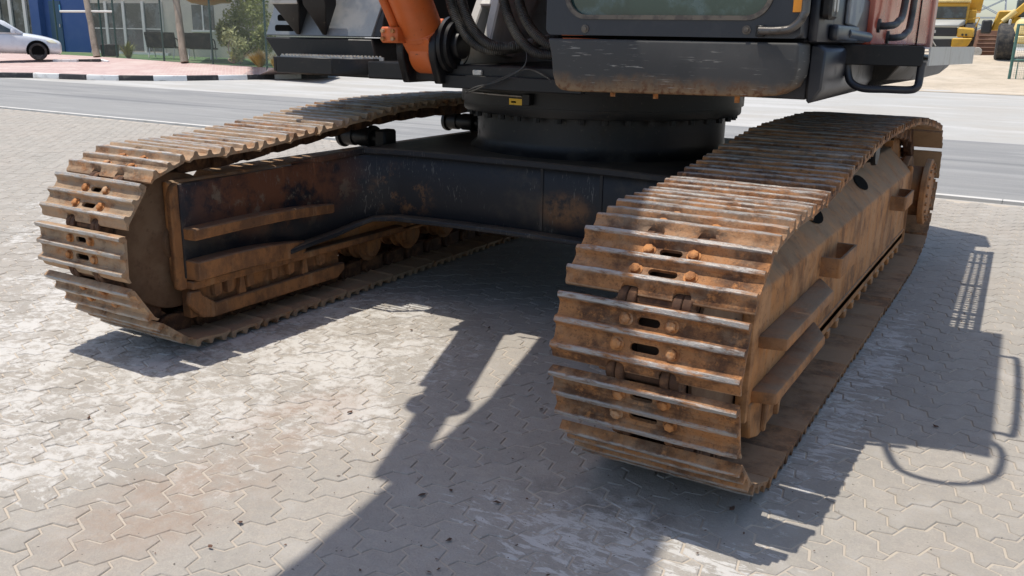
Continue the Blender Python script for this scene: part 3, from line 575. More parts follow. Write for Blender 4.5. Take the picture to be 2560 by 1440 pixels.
mb = MB(); mb.tube(bez([(.05, 1.02, 1.46), (.11, .96, 1.40), (.10, .94, 1.33), (-.02, .92, 1.265), (-.13, .90, 1.235), (-.19, .905, 1.205), (-.14, .91, 1.22), (.02, .93, 1.29), (.13, .95, 1.325), (.25, .96, 1.275)], 8), .0035, 6); up(mb, 'loose_cable', 'hose')
for x0, x1, z1 in ((-.19, -.14, 1.312), (.26, .33, 1.307)): mb = MB(); mb.box(x0, x1, .965, 1.02, 1.286, z1); up(mb, 'clamp_block', 'palegrey', dk, .004)
# grease line and sticker on the swing ring
def ringpt(px, z, r): 
    d = ray(px, 240); a = math.atan2(d.y, d.x); o = Vector((CAMLOC.x, CAMLOC.y-2.09)); dd = Vector((d.x, d.y)).normalized(); b = o.dot(dd); t = -b-math.sqrt(max(b*b-o.dot(o)+r*r, 0)); q = o+dd*t; return Vector((q.x, q.y+2.09, z))
mb = MB(); mb.tube([ringpt(x, 1.178, .83) for x in (1165, 1190, 1220, 1250, 1280, 1305)], .006, 6); mb.build('grease_pipe', 'chrome', ring)
q = ringpt(1318, 1.165, .835); mb = MB(); mb.box(q.x-.02, q.x+.025, q.y-.02, q.y+.02, 1.135, 1.192); mb.build('grease_block', 'black', ring, .003)
def curved(px0, px1, z0, z1, r, name, mat):
    mb = MB(); xs = np.linspace(px0, px1, 5); A_ = [ringpt(x, z0, r) for x in xs]; B_ = [ringpt(x, z1, r) for x in xs]; mb.add(A_+B_, [(i, i+1, i+6, i+5) for i in range(4)]); return mb.build(name, mat, ring)
curved(1273, 1305, 1.131, 1.163, .8135, 'warning_sticker', 'yellow')
curved(1278, 1290, 1.141, 1.150, .8145, 'sticker_mark', 'dark')

# cab
cp = MB(); pan = [(.502, 1.262)]+[(1.361-.02, 1.277)]
poly = [(.470, 1.40), (.478, 1.325), (.492, 1.285), (.515, 1.266), (.56, 1.262), (1.30, 1.274), (1.375, 1.283), (1.418, 1.31), (1.437, 1.352), (1.441, 1.40), (1.437, 1.466), (.452, 1.466)]
cp.prism(poly, 1, .50, .70); fp = up(cp, 'front_skirt', 'panel', bevel=.010, seg=3)
mb = MB(); mb.box(.47, 1.44, .56, 2.1, 1.468, 1.478); up(mb, 'cab_gasket', 'dark')
for x in (.72, .90, 1.22): mb = MB(); mb.cyl((x, .56, 1.247), (x, .56, 1.29), .011, 6); up(mb, 'skirt_bolt', 'bolt', fp)
mb = MB(); mb.prism([(1.436, 1.30), (1.440, 1.25), (1.455, 1.247), (1.49, 1.30), (1.495, 1.44), (1.47, 1.460), (1.436, 1.463)], 1, .70, 2.0); mb.box(.5, 1.436, .72, 2.0, 1.26, 1.462); up(mb, 'cab_base', 'navy', bevel=.008)
def holed(mb, outer, inner, y0, y1):                                    # slab with a rounded opening; both loops have equal counts
    n = len(outer)
    for (p, q, ya, yb) in ((outer, inner, y0, y0), (inner, outer, y1, y1)): mb.add([(x, ya, z) for x, z in p]+[(x, yb, z) for x, z in q], [(i, (i+1) % n, n+(i+1) % n, n+i) for i in range(n)])
    mb.add([(x, y0, z) for x, z in inner]+[(x, y1, z) for x, z in inner], [(i, (i+1) % n, n+(i+1) % n, n+i) for i in range(n)])
    mb.add([(x, y1, z) for x, z in outer]+[(x, y0, z) for x, z in outer], [(i, (i+1) % n, n+(i+1) % n, n+i) for i in range(n)])
mb = MB(); holed(mb, rrect(.442, 1.436, 1.480, 3.25, .025, 8), rrect(.532, 1.327, 1.548, 2.9, .085, 8), .505, .56)
mb.box(.442, .50, .56, 2.15, 1.480, 3.25); mb.box(.50, 1.38, 2.10, 2.15, 1.480, 3.25); mb.box(.43, 1.49, .49, 2.17, 3.2501, 3.32); mb.box(1.38, 1.436, .56, 2.15, 1.480, 1.62); mb.box(1.38, 1.436, 1.95, 2.15, 1.62, 3.25); mb.box(.50, 1.38, .57, 2.1, 1.480, 1.50)
cab = up(mb, 'cab', 'navy', bevel=.004)
mb = MB(); holed(mb, rrect(.524, 1.335, 1.540, 2.908, .092, 8), rrect(.540, 1.319, 1.556, 2.892, .078, 8), .498, .512); up(mb, 'window_seal', 'seal', cab, .003)
mb = MB(); mb.prism(rrect(.53, 1.329, 1.546, 2.902, .087, 8), 1, .518, .524); up(mb, 'windscreen', 'glass', cab)
mb = MB(); mb.box(1.405, 1.412, .57, 1.95, 1.62, 3.25); up(mb, 'door_glass', 'glass', cab)
for x, z in ((.614, 1.504), (1.248, 1.507)): mb = MB(); mb.lathe([(.016, 0), (.016, -.004), (.009, -.004), (.009, -.011), (0, -.012)], (x, .505, z), 1, 14); up(mb, 'cab_bolt', 'seal', cab, 0)
mb = MB(); mb.tube(bez([(1.297, .49, 1.505), (1.36, .478, 1.505), (1.412, .478, 1.515), (1.446, .485, 1.56), (1.45, .488, 1.64), (1.45, .49, 2.2)], 8), .0145, 12); hd = up(mb, 'grab_handle', 'steel', cab)
mb = MB(); mb.box(1.285, 1.315, .486, .505, 1.485, 1.523); mb.cyl((1.30, .486, 1.505), (1.30, .476, 1.505), .010, 6); up(mb, 'handle_foot', 'black', hd, .003)
mb = MB(); mb.box(1.404, 1.434, .4985, .5045, 1.568, 1.68); up(mb, 'amber_marker', 'amber', cab, .001)
# bodywork behind the cab door
mb = MB(); mb.prism([(.62, 1.468), (2.0, 1.468), (2.02, 1.66), (1.5, 1.66), (.62, 1.66)], 0, 1.437, 1.475); mb.prism(rrect(.80, 1.30, 1.475, 1.535, .02), 0, 1.475, 1.51); db = up(mb, 'door_lower', 'navy', bevel=.012, seg=2)
mb = MB(); mb.prism(rrect(.60, .74, 1.548, 1.75, .022), 0, 1.476, 1.515); up(mb, 'mirror_housing', 'black', db, .01)
for yy in (.63, .685): mb = MB(); mb.prism(rrect(yy, yy+.03, 1.575, 1.68, .013), 0, 1.5145, 1.518); up(mb, 'mirror_slot', 'palegrey', db)
mb = MB(); mb.prism([(1.10, 1.54), (1.30, 1.53), (1.42, 1.60), (1.48, 1.8), (1.10, 1.8)], 0, 1.476, 1.495); up(mb, 'latch_panel', 'grey', db, .006)
mb = MB(); mb.cyl((1.496, 1.05, 1.505), (1.496, 1.62, 1.495), .022, 16); up(mb, 'door_tube', 'navy', db, .004)
mb = MB(); mb.box(1.42, 1.50, 1.72, 4.35, 1.464, 2.15); ed_ = up(mb, 'engine_door', 'red', bevel=.012, seg=2)
mb = MB(); mb.box(1.42, 1.503, 3.6, 3.66, 1.468, 2.14); up(mb, 'door_gap', 'dark', ed_)
mb = MB(); mb.box(1.38, 1.52, 4.36, 4.55, 1.44, 2.15); up(mb, 'corner_post', 'pinkgrey', bevel=.01)
mb = MB(); mb.box(-1.6, 1.415, 2.33, 4.5, 1.40, 2.25); up(mb, 'engine_house', 'navy', bevel=.01)
mb = MB(); mb.loft([[(x*.96, y*.99, 1.27) for x, y in ((-1.5, 4.55), (1.5, 4.55), (1.45, 4.95), (.8, 5.25), (-.8, 5.25), (-1.45, 4.95))], [(x, y, z) for z in (2.5,) for x, y in ((-1.55, 4.55), (1.55, 4.55), (1.5, 5.0), (.8, 5.35), (-.8, 5.35), (-1.5, 5.0))]]); up(mb, 'counterweight', 'orange', bevel=.02)
mb = MB(); mb.prism([(1.44, 1.247), (1.50, 1.30), (1.50, 1.395), (1.44, 1.40)], 1, 2.0, 4.8); up(mb, 'deck_side', 'black', dk, .004)
for z, dy in ((1.55, 0), (1.50, .35)):
    mb = MB(); mb.tube(bez([(1.49, 1.86+dy, z), (1.545, 1.86+dy, z), (1.575, 1.95+dy, z+.02), (1.585, 2.05+dy, z+.12), (1.585, 2.10+dy, z+.7)], 8), .017, 12); mb.cyl((1.50, 1.86+dy, z), (1.512, 1.86+dy, z), .032, 14); up(mb, 'hand_rail', 'hose')
mb = MB(); mb.loft([[(1.45, y, 1.255), (xo-.06, y, zb), (xo, y, 1.385), (1.45, y, 1.385)] for y, xo, zb in ((1.95, 1.62, 1.30), (3.0, 1.645, 1.27), (4.55, 1.65, 1.265), (5.1, 1.66, 1.30))]); up(mb, 'side_deck', 'black', dk, .006)
# catwalk with pierced tread, fascia and step hoop
mb = MB(); mb.prism(rrect(1.412, 1.782, 1.384, 1.463, .012), 1, 1.135, 1.16); cw = up(mb, 'catwalk', 'black', bevel=.003)
mb = MB(); mb.tube(bez([(1.499, 1.16, 1.40), (1.502, 1.16, 1.36), (1.52, 1.155, 1.315), (1.57, 1.15, 1.292), (1.66, 1.15, 1.292), (1.745, 1.15, 1.293), (1.772, 1.15, 1.305), (1.776, 1.16, 1.335), (1.777, 1.16, 1.40)], 6), .0155, 12); up(mb, 'step_hoop', 'navy', cw)
V_, F_ = [], []; xs_ = [1.50, 1.655, 1.679, 1.699, 1.723, 1.743, 1.767, 1.80]; ys_ = list(np.arange(1.17, 4.46, .025))
for i in range(len(xs_)-1):
    for j in range(len(ys_)-1):
        if i % 2 == 1 and j % 2 == 1 and (j//2) % 14 not in (0,) and 30 < j < 126: continue
        n = len(V_); V_ += [(xs_[i], ys_[j], 1.452), (xs_[i+1], ys_[j], 1.452), (xs_[i+1], ys_[j+1], 1.452), (xs_[i], ys_[j+1], 1.452)]; F_.append((n, n+1, n+2, n+3))
mb = MB(); mb.add(V_, F_); up(mb, 'tread_plate', 'palegrey', cw)
mb = MB(); mb.loft([[(1.797, 1.162, 1.388), (1.803, 1.162, 1.388), (1.803, 1.162, 1.46), (1.797, 1.162, 1.46)], [(1.797, 4.46, 1.345), (1.803, 4.46, 1.345), (1.803, 4.46, 1.46), (1.797, 4.46, 1.46)]]); up(mb, 'catwalk_edge', 'palegrey', cw)
# rails high on the cab (they throw the curved shadows on the paving)
mb = MB(); mb.tube(bez([(1.44, .80, 2.55), (1.68, .80, 2.55), (1.735, .88, 2.55), (1.735, 1.75, 2.55), (1.68, 1.83, 2.55), (1.44, 1.83, 2.55)], 6), .016, 8); up(mb, 'grab_rail', 'hose')
mb = MB(); mb.tube(bez([(1.28, .50, 2.6), (1.36, .27, 2.6), (1.50, .23, 2.6), (1.62, .30, 2.6), (1.68, .44, 2.6), (1.66, .68, 2.6), (1.44, .78, 2.6)], 6), .016, 8); up(mb, 'mirror_arm', 'hose')
fix(EX)

# ================================================================ FAR SIDE OF THE ROAD, LEFT
def smooth_line(pts, n): return bez(pts, n)
kb = [onz(x, y, 0) for x, y in ((-420, 176), (-200, 186), (0, 192), (73, 192.5), (230, 198), (402, 200), (568, 198), (717, 195), (850, 193))]
kerb_o = structure(sheet('kerb', [(p.x, p.y, -.008) for p in kb]+[(p.x-.3, p.y+.3, -.008) for p in reversed(kb)], g)); kerb_o['label'] = 'black and white painted kerb'
kl = bez(kb, 24); KL = [0]
for i in range(1, len(kl)): KL.append(KL[-1]+(kl[i]-kl[i-1]).length)
kw = M('kerb_white', (.74, .73, .70), .7, 0, [((.45, .42, .38), 5, .5, .7, .7)], (40, .3, .005)); kk = M('kerb_black', (.035, .033, .034), .7, 0, [((.16, .14, .12), 5, .5, .7, .7)], (40, .3, .005))
def kpt(s): return Vector([np.interp(s, KL, [p[i] for p in kl]) for i in range(3)])
s_, k_ = 0., 0
while s_+1.0 < KL[-1]:
    ln = .985; p, q = kpt(s_), kpt(s_+ln); d = (q-p).normalized(); nrm = Vector((-d.y, d.x, 0)); nrm = nrm if nrm.dot(FW) > 0 else -nrm
    mb = MB(); rg = []
    for c in (p, q): rg.append([c+Vector((0, 0, -.05)), c+Vector((0, 0, .115))+nrm*.015, c+Vector((0, 0, .13))+nrm*.03, c+Vector((0, 0, .13))+nrm*.15, c+Vector((0, 0, -.05))+nrm*.15])
    mb.loft(rg); o = mb.build('kerbstone', kk if k_ % 2 else kw, kerb_o, .004); s_ += 1.0; k_ += 1
# pink footpath rising to the fence
FEN = [(-300, 118, 46), (-60, 128, 41), (120, 135, 37.6), (242, 141, 35.5), (464, 156, 32), (689, 170, 28.8), (800, 178, 27.4)]
fen = [at(*q) for q in FEN]
pm, pt, pp_ = nodes('pink_pavers'); pv = coords(pt); br = N(pt, 'ShaderNodeTexBrick'); L(pt, stretch(pt, pv, (1, 1, 1), (0, 0, .75)), br.inputs[0]); br.inputs['Scale'].default_value = 1.; br.inputs['Brick Width'].default_value = .22; br.inputs['Row Height'].default_value = .11; br.inputs['Mortar Size'].default_value = .006
br.inputs['Color1'].default_value = (.48, .34, .31, 1); br.inputs['Color2'].default_value = (.42, .285, .26, 1); br.inputs['Mortar'].default_value = (.50, .43, .38, 1)
L(pt, mixc(pt, ramp(pt, noise(pt, pv, 1.2, 5), .45, .68, 0, .6), br.outputs[0], (.54, .45, .40)), pp_.inputs['Base Color']); pp_.inputs['Roughness'].default_value = .9
ka = [kpt(KL[-1]*i/30)+Vector((-.04, .06, .118)) for i in range(31)]
fl = [Vector([np.interp(i/30*6, range(7), [f[c] for f in fen]) for c in range(3)]) for i in range(31)]
mb = MB(); n = 31; mb.add([tuple(p) for p in ka]+[tuple(p) for p in fl], [(i, i+1, n+i+1, n+i) for i in range(30)]); o = mb.build('footpath', pm); structure(o)
lawn = M('artificial_lawn', (.055, .13, .05), .95, 0, [((.10, .15, .06), 3, .4, .65, .8), ((.25, .20, .13), .6, .5, .66, .7)], (120, .8, .02))
back = [at(px, 100, d) for px, d in ((-300, 62), (-60, 58), (120, 55), (242, 53), (464, 50), (689, 47), (900, 44))]
mb = MB(); f7 = fen; mb.add([tuple(p+Vector((0, 0, -.01))) for p in f7]+[(p.x, p.y, .40) for p in back], [(i, i+1, 8+i, 7+i) for i in range(6)]); o = mb.build('garden_lawn', lawn); structure(o)

# building: one wall line, features found on its face
WA, WB = at(-200, 120, 47), at(760, 120, 36.5); WA.z = WB.z = 0; WD = (WB-WA).normalized(); WN = Vector((WD.y, -WD.x, 0)); WN = WN if WN.dot(CAMLOC-WA) > 0 else -WN
def onwall(px, py, off=0.):
    d = ray(px, py); t = (WA+WN*off-CAMLOC).dot(WN)/d.dot(WN); return CAMLOC+d*t
def wc(px, py, off=0): p = onwall(px, py, off); return (p-WA).dot(WD), p.z
def wallbox(mb, u0, u1, z0, z1, o0, o1):
    mb.add([tuple(WA+WD*u+WN*o+Vector((0, 0, z))) for u in (u0, u1) for o in (o0, o1) for z in (z0, z1)], [(0, 1, 3, 2), (4, 6, 7, 5), (0, 4, 5, 1), (2, 3, 7, 6), (0, 2, 6, 4), (1, 5, 7, 3)]); return mb
def ux(px): return wc(px, 70)[0]
def uz(py, px=400): return wc(px, py)[1]
cream = M('cream_render', (.52, .47, .38), .9, 0, [((.44, .40, .33), 1.2, .4, .66, .8)], (25, .2, .01)); blue = M('blue_render', (.035, .085, .24), .75, 0, [((.05, .10, .25), 2, .4, .66, .8)], (25, .2, .01))
wframe = M('window_frame_white', (.62, .60, .55), .5); dglass = M('dark_window_glass', (.03, .04, .042), .08, 0, [((.10, .11, .10), 1.4, .45, .62, .7)], spec=.8)
Z0, ZT = .15, 4.2
hs = empty('house', onwall(520, 120), 'cream rendered house with sliding glass doors behind the chain link fence', 'house')
mb = MB(); wallbox(mb, ux(228), ux(900), Z0, ZT, -.3, 0); mb.build('wall', cream, hs)
for i, (a, b) in enumerate(((232, 268), (270, 312), (314, 360), (362, 405))):
    mb = MB(); wallbox(mb, ux(a), ux(b), .55, 2.62, .004, .02); dr = mb.build('glass_door', dglass, hs)
    mb = MB(); wallbox(mb, ux(b)-.02, ux(b)+.13, .5, 2.7, .005, .07); mb.build('door_frame', wframe, dr)
    mb = MB(); wallbox(mb, ux(a)+.1, ux(b)-.03, 1.50, 1.54, .021, .035); mb.build('door_rail', wframe, dr)
mb = MB(); wallbox(mb, ux(228), ux(420), .38, .50, .002, .12); mb.build('door_sill', wframe, hs)
mb = MB(); wallbox(mb, ux(483), ux(537), uz(76, 510), uz(12, 510), .004, .02); wn = mb.build('window', dglass, hs)
mb = MB(); wallbox(mb, ux(482), ux(539), uz(80, 510), uz(75, 510), .005, .09); mb.build('sill', wframe, wn)
mb = MB(); wallbox(mb, ux(509), ux(512), uz(75, 510), uz(12, 510), .021, .05); mb.build('mullion', wframe, wn)
ab = empty('annex', onwall(160, 120), 'deep blue painted annex wall with a steel door behind the silver car', 'building')
mb = MB(); wallbox(mb, ux(93), ux(228)-.01, Z0, ZT, -.3, .05); mb.build('wall', blue, ab)
mb = MB(); wallbox(mb, ux(96), ux(118), Z0, ZT, .052, .35); mb.build('pilaster', blue, ab)
mb = MB(); wallbox(mb, ux(132), ux(160), Z0+.05, uz(2, 145), .053, .09); dr = mb.build('door', M('teal_door', (.02, .07, .13), .5), ab)
mb = MB(); wallbox(mb, ux(158), ux(161), uz(28, 160), uz(12, 160), .091, .11); mb.build('door_sign', M('door_sign_blue', (.1, .35, .55), .5), dr)
mb = MB(); wallbox(mb, ux(155), ux(157), uz(68, 157), uz(60, 157), .091, .13); mb.build('door_handle', 'chrome', dr)
sf = empty('shopfront', onwall(40, 120), 'glazed shopfront with pale mullions left of the blue annex', 'building')
mb = MB(); wallbox(mb, ux(-300), ux(93)-.01, Z0, ZT, -.3, -.02); mb.build('wall', cream, sf)
for a, b in ((-60, 0), (3, 30), (36, 66), (74, 92)):
    mb = MB(); wallbox(mb, ux(a), ux(b), .5, 3.4, -.015, .0); mb.build('pane', dglass, sf)
    mb = MB(); wallbox(mb, ux(b), ux(b)+.2, .3, 3.5, -.018, .08); mb.build('mullion', wframe, sf)

# chain link fence on its line
fz = lambda s: Vector([np.interp(s, range(7), [f[c] for f in fen]) for c in range(3)])
fpost = M('green_fence_post', (.03, .075, .06), .55); wire = M('fence_wire', (.16, .18, .17), .6, .0)
cf = empty('chain_link_fence', fz(4.5), 'green posted chain link fence along the pink footpath', 'fence')
def fpx(px): return float(np.interp(px, [q[0] for q in FEN], range(7)))
HF = 2.15
for px in (150, 262, 298, 415, 538, 670):
    p = fz(fpx(px)); mb = MB(); mb.cyl(p-Vector((0, 0, .1)), p+Vector((0, 0, HF+.05)), .035, 8); mb.build('fence_post', fpost, cf)
a, b = fz(fpx(262)), fz(fpx(790)); ln = (b-a).length; mb = MB(); dd = (b-a)/ln; sp = .085
k = -HF
pa = lambda s: a+dd*min(max(s, 0), ln)
def wireq(p, q, r=.0024):
    d = (q-p).normalized(); s1 = d.cross(WN).normalized()*r; s2 = WN*r; mb.add([p+s1, p+s2, p-s1, p-s2, q+s1, q+s2, q-s1, q-s2], [(i, (i+1) % 4, 4+(i+1) % 4, 4+i) for i in range(4)])
while k < ln:
    for sg in (1, -1):
        s0, s1 = (k, k+HF) if sg > 0 else (k+HF, k); z0, z1 = 0., HF
        lo, hi = min(s0, s1), max(s0, s1)
        if hi < 0 or lo > ln: continue
        cl = lambda s: (s-s0)/(s1-s0)*HF
        e0, e1 = min(max(s0, 0), ln), min(max(s1, 0), ln); wireq(a+dd*e0+Vector((0, 0, cl(e0))), a+dd*e1+Vector((0, 0, cl(e1))))
    k += sp
wm = mb.build('wire_mesh', wire, cf); wm['kind'] = 'stuff'
mb = MB(); mb.cyl(a+Vector((0, 0, HF)), b+Vector((0, 0, HF)), .012, 6); mb.build('top_wire', wire, cf)
p, q = fz(fpx(165)), fz(fpx(298)); mb = MB(); mb.cyl(p+Vector((0, 0, 1.72)), q+Vector((0, 0, 1.72)), .045, 8); mb.build('gate_rail', wframe, cf); fix(cf)
for h in (hs, ab, sf): fix(h)
# wooden poles and the shade sail they carry
wood = M('weathered_pole', (.36, .29, .22), .85, 0, [((.22, .18, .14), 6, .42, .62, .9, (1, 1, .25)), ((.48, .41, .33), 9, .55, .7, .7)], (30, .6, .01))
for (x0, y0, d0, x1, y1, lab) in ((242, 142, 35.0, 216, 0, 'weathered timber pole in front of the blue wall'), (461, 156, 31.6, 441, 0, 'weathered timber pole between the two garden benches')):
    p, q = at(x0, y0, d0), at(x1, y1, d0); q = p+(q-p)*1.5; mb = MB(); n = 10; mb.tube([p+(q-p)*(i/n)+Vector((random.gauss(0, .006), random.gauss(0, .006), 0)) for i in range(n+1)], .13, 12, [.135-.003*i+random.uniform(-.006, .006) for i in range(n+1)])
    tag(mb.build('timber_pole', wood), lab, 'pole', 'timber poles by the fence')
sail = M('shade_sail_tan', (.50, .27, .12), .85); c0 = [at(452, -8, 31.6), at(600, -40, 30), at(575, 8, 36), at(480, 8, 37)]; mb = MB(); nn = 8; gv = []
for i in range(nn+1):
    for j in range(nn+1):
        u, v = i/nn, j/nn; p = (c0[0]*(1-u)+c0[1]*u)*(1-v)+(c0[3]*(1-u)+c0[2]*u)*v; gv.append(p+Vector((0, 0, -.25*math.sin(math.pi*u)*math.sin(math.pi*v))))
mb.add(gv, [(i*(nn+1)+j, i*(nn+1)+j+1, (i+1)*(nn+1)+j+1, (i+1)*(nn+1)+j) for i in range(nn) for j in range(nn)])
o = mb.build('shade_sail', sail); sm = o.modifiers.new('s', 'SOLIDIFY'); sm.thickness = .01; tag(o, 'tan shade sail hanging over the garden', 'shade sail')
# benches on the lawn
def bench(px0, px1, py0, py1, d, lab):
    A, B = at(px0, py1, d), at(px1, py1, d); B.z = A.z = .42; X_ = (B-A).normalized(); Y_ = Vector((-X_.y, X_.x, 0)); Y_ = Y_ if Y_.dot(FW) > 0 else -Y_; ln = (B-A).length; Zv = Vector((0, 0, 1))
    r = empty('garden_bench', A, lab, 'bench', 'garden benches'); T = lambda u, v, z: A+X_*u+Y_*v+Zv*z
    mb = MB()
    mb.loft([[T(0, -.1, .40), T(ln, -.1, .40), T(ln, .42, .36), T(0, .42, .36)], [T(0, -.1, .45), T(ln, -.1, .45), T(ln, .42, .41), T(0, .42, .41)]]); mb.build('seat', 'rubber', r)
    mb = MB(); mb.loft([[T(0, -.10, .40), T(ln, -.10, .40), T(ln, -.05, .40), T(0, -.05, .40)], [T(0, -.28, .98), T(ln, -.28, .98), T(ln, -.24, .98), T(0, -.24, .98)]]); mb.build('backrest', 'rubber', r)
    for u in (.1, ln-.1):
        for v, v2 in ((-.05, -.22), (.36, .48)): mb = MB(); mb.cyl(T(u, v, .40), T(u, v2, 0), .022, 8); mb.build('leg', wframe, r)
        mb = MB(); mb.tube(bez([T(u, -.2, .72), T(u, .1, .76), T(u, .38, .66), T(u, .44, .40)], 5), .024, 8); mb.build('armrest', 'rubber', r)
    fix(r)
bench(372, 446, 105, 148, 35.5, 'black metal garden bench nearer the glass doors'); bench(470, 538, 105, 146, 34.5, 'black metal garden bench under the house window')
bn = at(276, 143, 36.5); mb = MB(); mb.lathe([(.26, 0), (.33, .02), (.36, .5), (.33, .52), (.30, .45), (0, .45)], (bn.x, bn.y, bn.z), 2, 20); tag(mb.build('planter_pot', 'rubber'), 'low black plant pot beside the glass doors', 'pot')

# foliage
def leafmat(name, c1, c2): return M(name, c1, .7, 0, [(c2, 2.2, .38, .62, .9), ((c1[0]*.5, c1[1]*.5, c1[2]*.5), 7, .5, .66, .7)], spec=.3)
def leaves(name, blobs, n, size, mat, parent, up_=.25, thin=.4):
    mb = MB(); V, F = [], []
    for k in range(n):
        c, r = random.choice(blobs); d = Vector((random.gauss(0, 1), random.gauss(0, 1), random.gauss(0, 1))).normalized(); q = random.random()**.45
        p = Vector((c.x+d.x*r[0]*q, c.y+d.y*r[1]*q, c.z+d.z*r[2]*q)); t = Vector((random.gauss(0, 1), random.gauss(0, 1), random.gauss(up_, .8))).normalized(); s = t.cross(Vector((random.gauss(0, 1), random.gauss(0, 1), random.gauss(0, 1)))).normalized()
        L_ = size*random.uniform(.6, 1.4); m = len(V); V += [p, p+t*L_*.45+s*L_*thin*.5, p+t*L_, p+t*L_*.45-s*L_*thin*.5]; F.append((m, m+1, m+2, m+3))
    mb.add(V, F); o = mb.build(name, mat, parent); return o
def shrub(name, base, blobs, n, size, mat, lab, cat='shrub', stems=5, group=None):
    r = empty(name, base, lab, cat, group)
    for k in range(stems):
        c, q = random.choice(blobs); mb = MB(); mb.tube(bez([base, base*.5+c*.5+Vector((random.gauss(0, .1), random.gauss(0, .1), 0)), c], 4), .02, 6); mb.build('stem', wood, r)
    leaves('foliage', blobs, n, size, mat, r); fix(r)
gB = lambda px, py, d, rx, rz: (at(px, py, d), (rx, rx, rz))
shrub('leafy_shrub', at(600, 160, 31.5), [gB(590, 60, 31.5, .55, .6), gB(640, 45, 31, .6, .7), gB(610, 110, 31.5, .5, .45), gB(660, 100, 30.5, .4, .55), gB(620, 5, 32, .7, .6), gB(560, 85, 32, .25, .45)], 6500, .13, leafmat('shrub_leaf', (.15, .18, .05), (.26, .27, .09)), 'tall green shrub filling the fence corner behind the excavator')
shrub('variegated_shrub', at(585, 158, 30.2), [gB(575, 95, 30.4, .32, .38), gB(600, 112, 30.2, .35, .3), gB(590, 140, 30.2, .25, .2)], 900, .12, leafmat('pale_leaf', (.42, .42, .20), (.26, .30, .11)), 'pale cream leaved shrub in front of the green one')
shrub('garden_tree', at(720, 150, 40), [gB(640, -10, 40, 1.6, 1.0), gB(700, 30, 40, 1.3, 1.3), gB(560, -30, 41, 1.3, .7)], 3000, .2, leafmat('tree_leaf', (.09, .15, .035), (.17, .22, .06)), 'tree with light green crown rising over the fence', 'tree', 3)
def tuft(name, base, n, h, spread, mat, lab, cat, wd=.02):
    mb = MB(); r = empty(name, base, lab, cat)
    for k in range(n):
        a = random.uniform(0, 6.28); q = random.random()*spread; e = base+Vector((math.cos(a)*q, math.sin(a)*q, h*random.uniform(.6, 1.1)*(1-.35*q/spread))); s = Vector((-math.sin(a), math.cos(a), 0))*wd; m_ = base*.4+e*.6+Vector((0, 0, .12*h)); b_ = base+Vector((math.cos(a), math.sin(a), 0))*.1*q
        mb.add([b_-s, b_+s, m_+s*.7, m_-s*.7, e], [(0, 1, 2, 3), (3, 2, 4)])
    mb.build('blades', mat, r); fix(r)
dry = leafmat('dry_grass', (.42, .29, .10), (.30, .20, .08)); yg = leafmat('yellow_green_blade', (.25, .26, .07), (.13, .17, .05))
tuft('dry_grass_clump', at(650, 168, 29.4), 420, .62, .62, dry, 'straw coloured dry grass clump beside the excavator step', 'grass clump', .012)
tuft('dry_grass_clump', at(688, 172, 28.8), 160, .5, .3, dry, 'smaller dry grass clump half hidden by the excavator', 'grass clump', .012)
tuft('spiky_plant', at(322, 146, 34.6), 90, .75, .55, yg, 'small spiky yellow green plant in front of the glass doors', 'plant', .022)
tuft('spiky_plant', at(80, 92, 45.5), 130, 1.2, .8, yg, 'tall spiky plant behind the silver car roof', 'plant', .03); tuft('spiky_plant', at(24, 70, 46), 60, .7, .45, yg, 'little spiky plant against the shopfront glass', 'plant', .03)
# short kerb at the parking bay
pk = empty('parking_kerb', at(190, 155, 32.4), 'short black and white kerb at the end of the parking bay', 'kerb')
for (x0, y0), (x1, y1), mt in (((132, 156), (191, 156), kw), ((192, 156), (247, 155), kk), ((248, 155), (266, 160), kw)):
    a, b = at(x0, y0, 32.6), at(x1, y1, 32.4); d = (b-a).normalized(); nrm = Vector((-d.y, d.x, 0)); nrm = nrm if nrm.dot(FW) > 0 else -nrm; mb = MB(); mb.loft([[c+Vector((0, 0, -.12)), c+Vector((0, 0, .11)), c+nrm*.14+Vector((0, 0, .11)), c+nrm*.14+Vector((0, 0, -.12))] for c in (a, b)]); mb.build('kerbstone', mt, pk, .01)
fix(pk)

# ---------------------------------------------------------------- parked car
cw_ = at(98, 151, 32.3); CZ = cw_.z; a0 = at(0, 150, 31.75); a0.z = CZ; F_ = (Vector((cw_.x, cw_.y, CZ))-a0).normalized(); Sd = Vector((-F_.y, F_.x, 0)); Sd = -Sd if Sd.dot(FW) < 0 else Sd   # F_ forward, Sd away from camera
silver = M('silver_paint', (.66, .68, .70), .3, .0, [((.42, .43, .45), 3, .45, .7, .5)], spec=.6, coat=.4)
car = empty('parked_car', cw_, 'silver sedan parked at the left edge beside the blue annex', 'car')
def CT(l, s, z): return Vector((cw_.x, cw_.y, CZ))+F_*l+Sd*s+Vector((0, 0, z))      # l forward of the front axle, s from the near side
def car_sec(l, zs, ws): return [CT(l, s, z) for s, z in zip(ws, zs)]
wid = 1.72; mb = MB(); rings = []
for l, zb, zh, zr, inn in ((.80, .30, .55, .60, .28), (.74, .20, .62, .68, .14), (.55, .18, .70, .76, .05), (.2, .18, .78, .86, .02), (-.3, .18, .86, .95, .0), (-.85, .2, .90, 1.00, .0), (-2.0, .2, .93, 1.0, .0), (-3.0, .2, .95, 1.02, .0), (-3.4, .25, .92, .98, .08)):
    rings.append([CT(l, inn, zb), CT(l, inn-.02, (zb+zh)/2), CT(l, inn+.03, zh), CT(l, inn+.18, zr), CT(l, wid-inn-.18, zr), CT(l, wid-inn-.03, zh), CT(l, wid-inn+.02, (zb+zh)/2), CT(l, wid-inn, zb)])
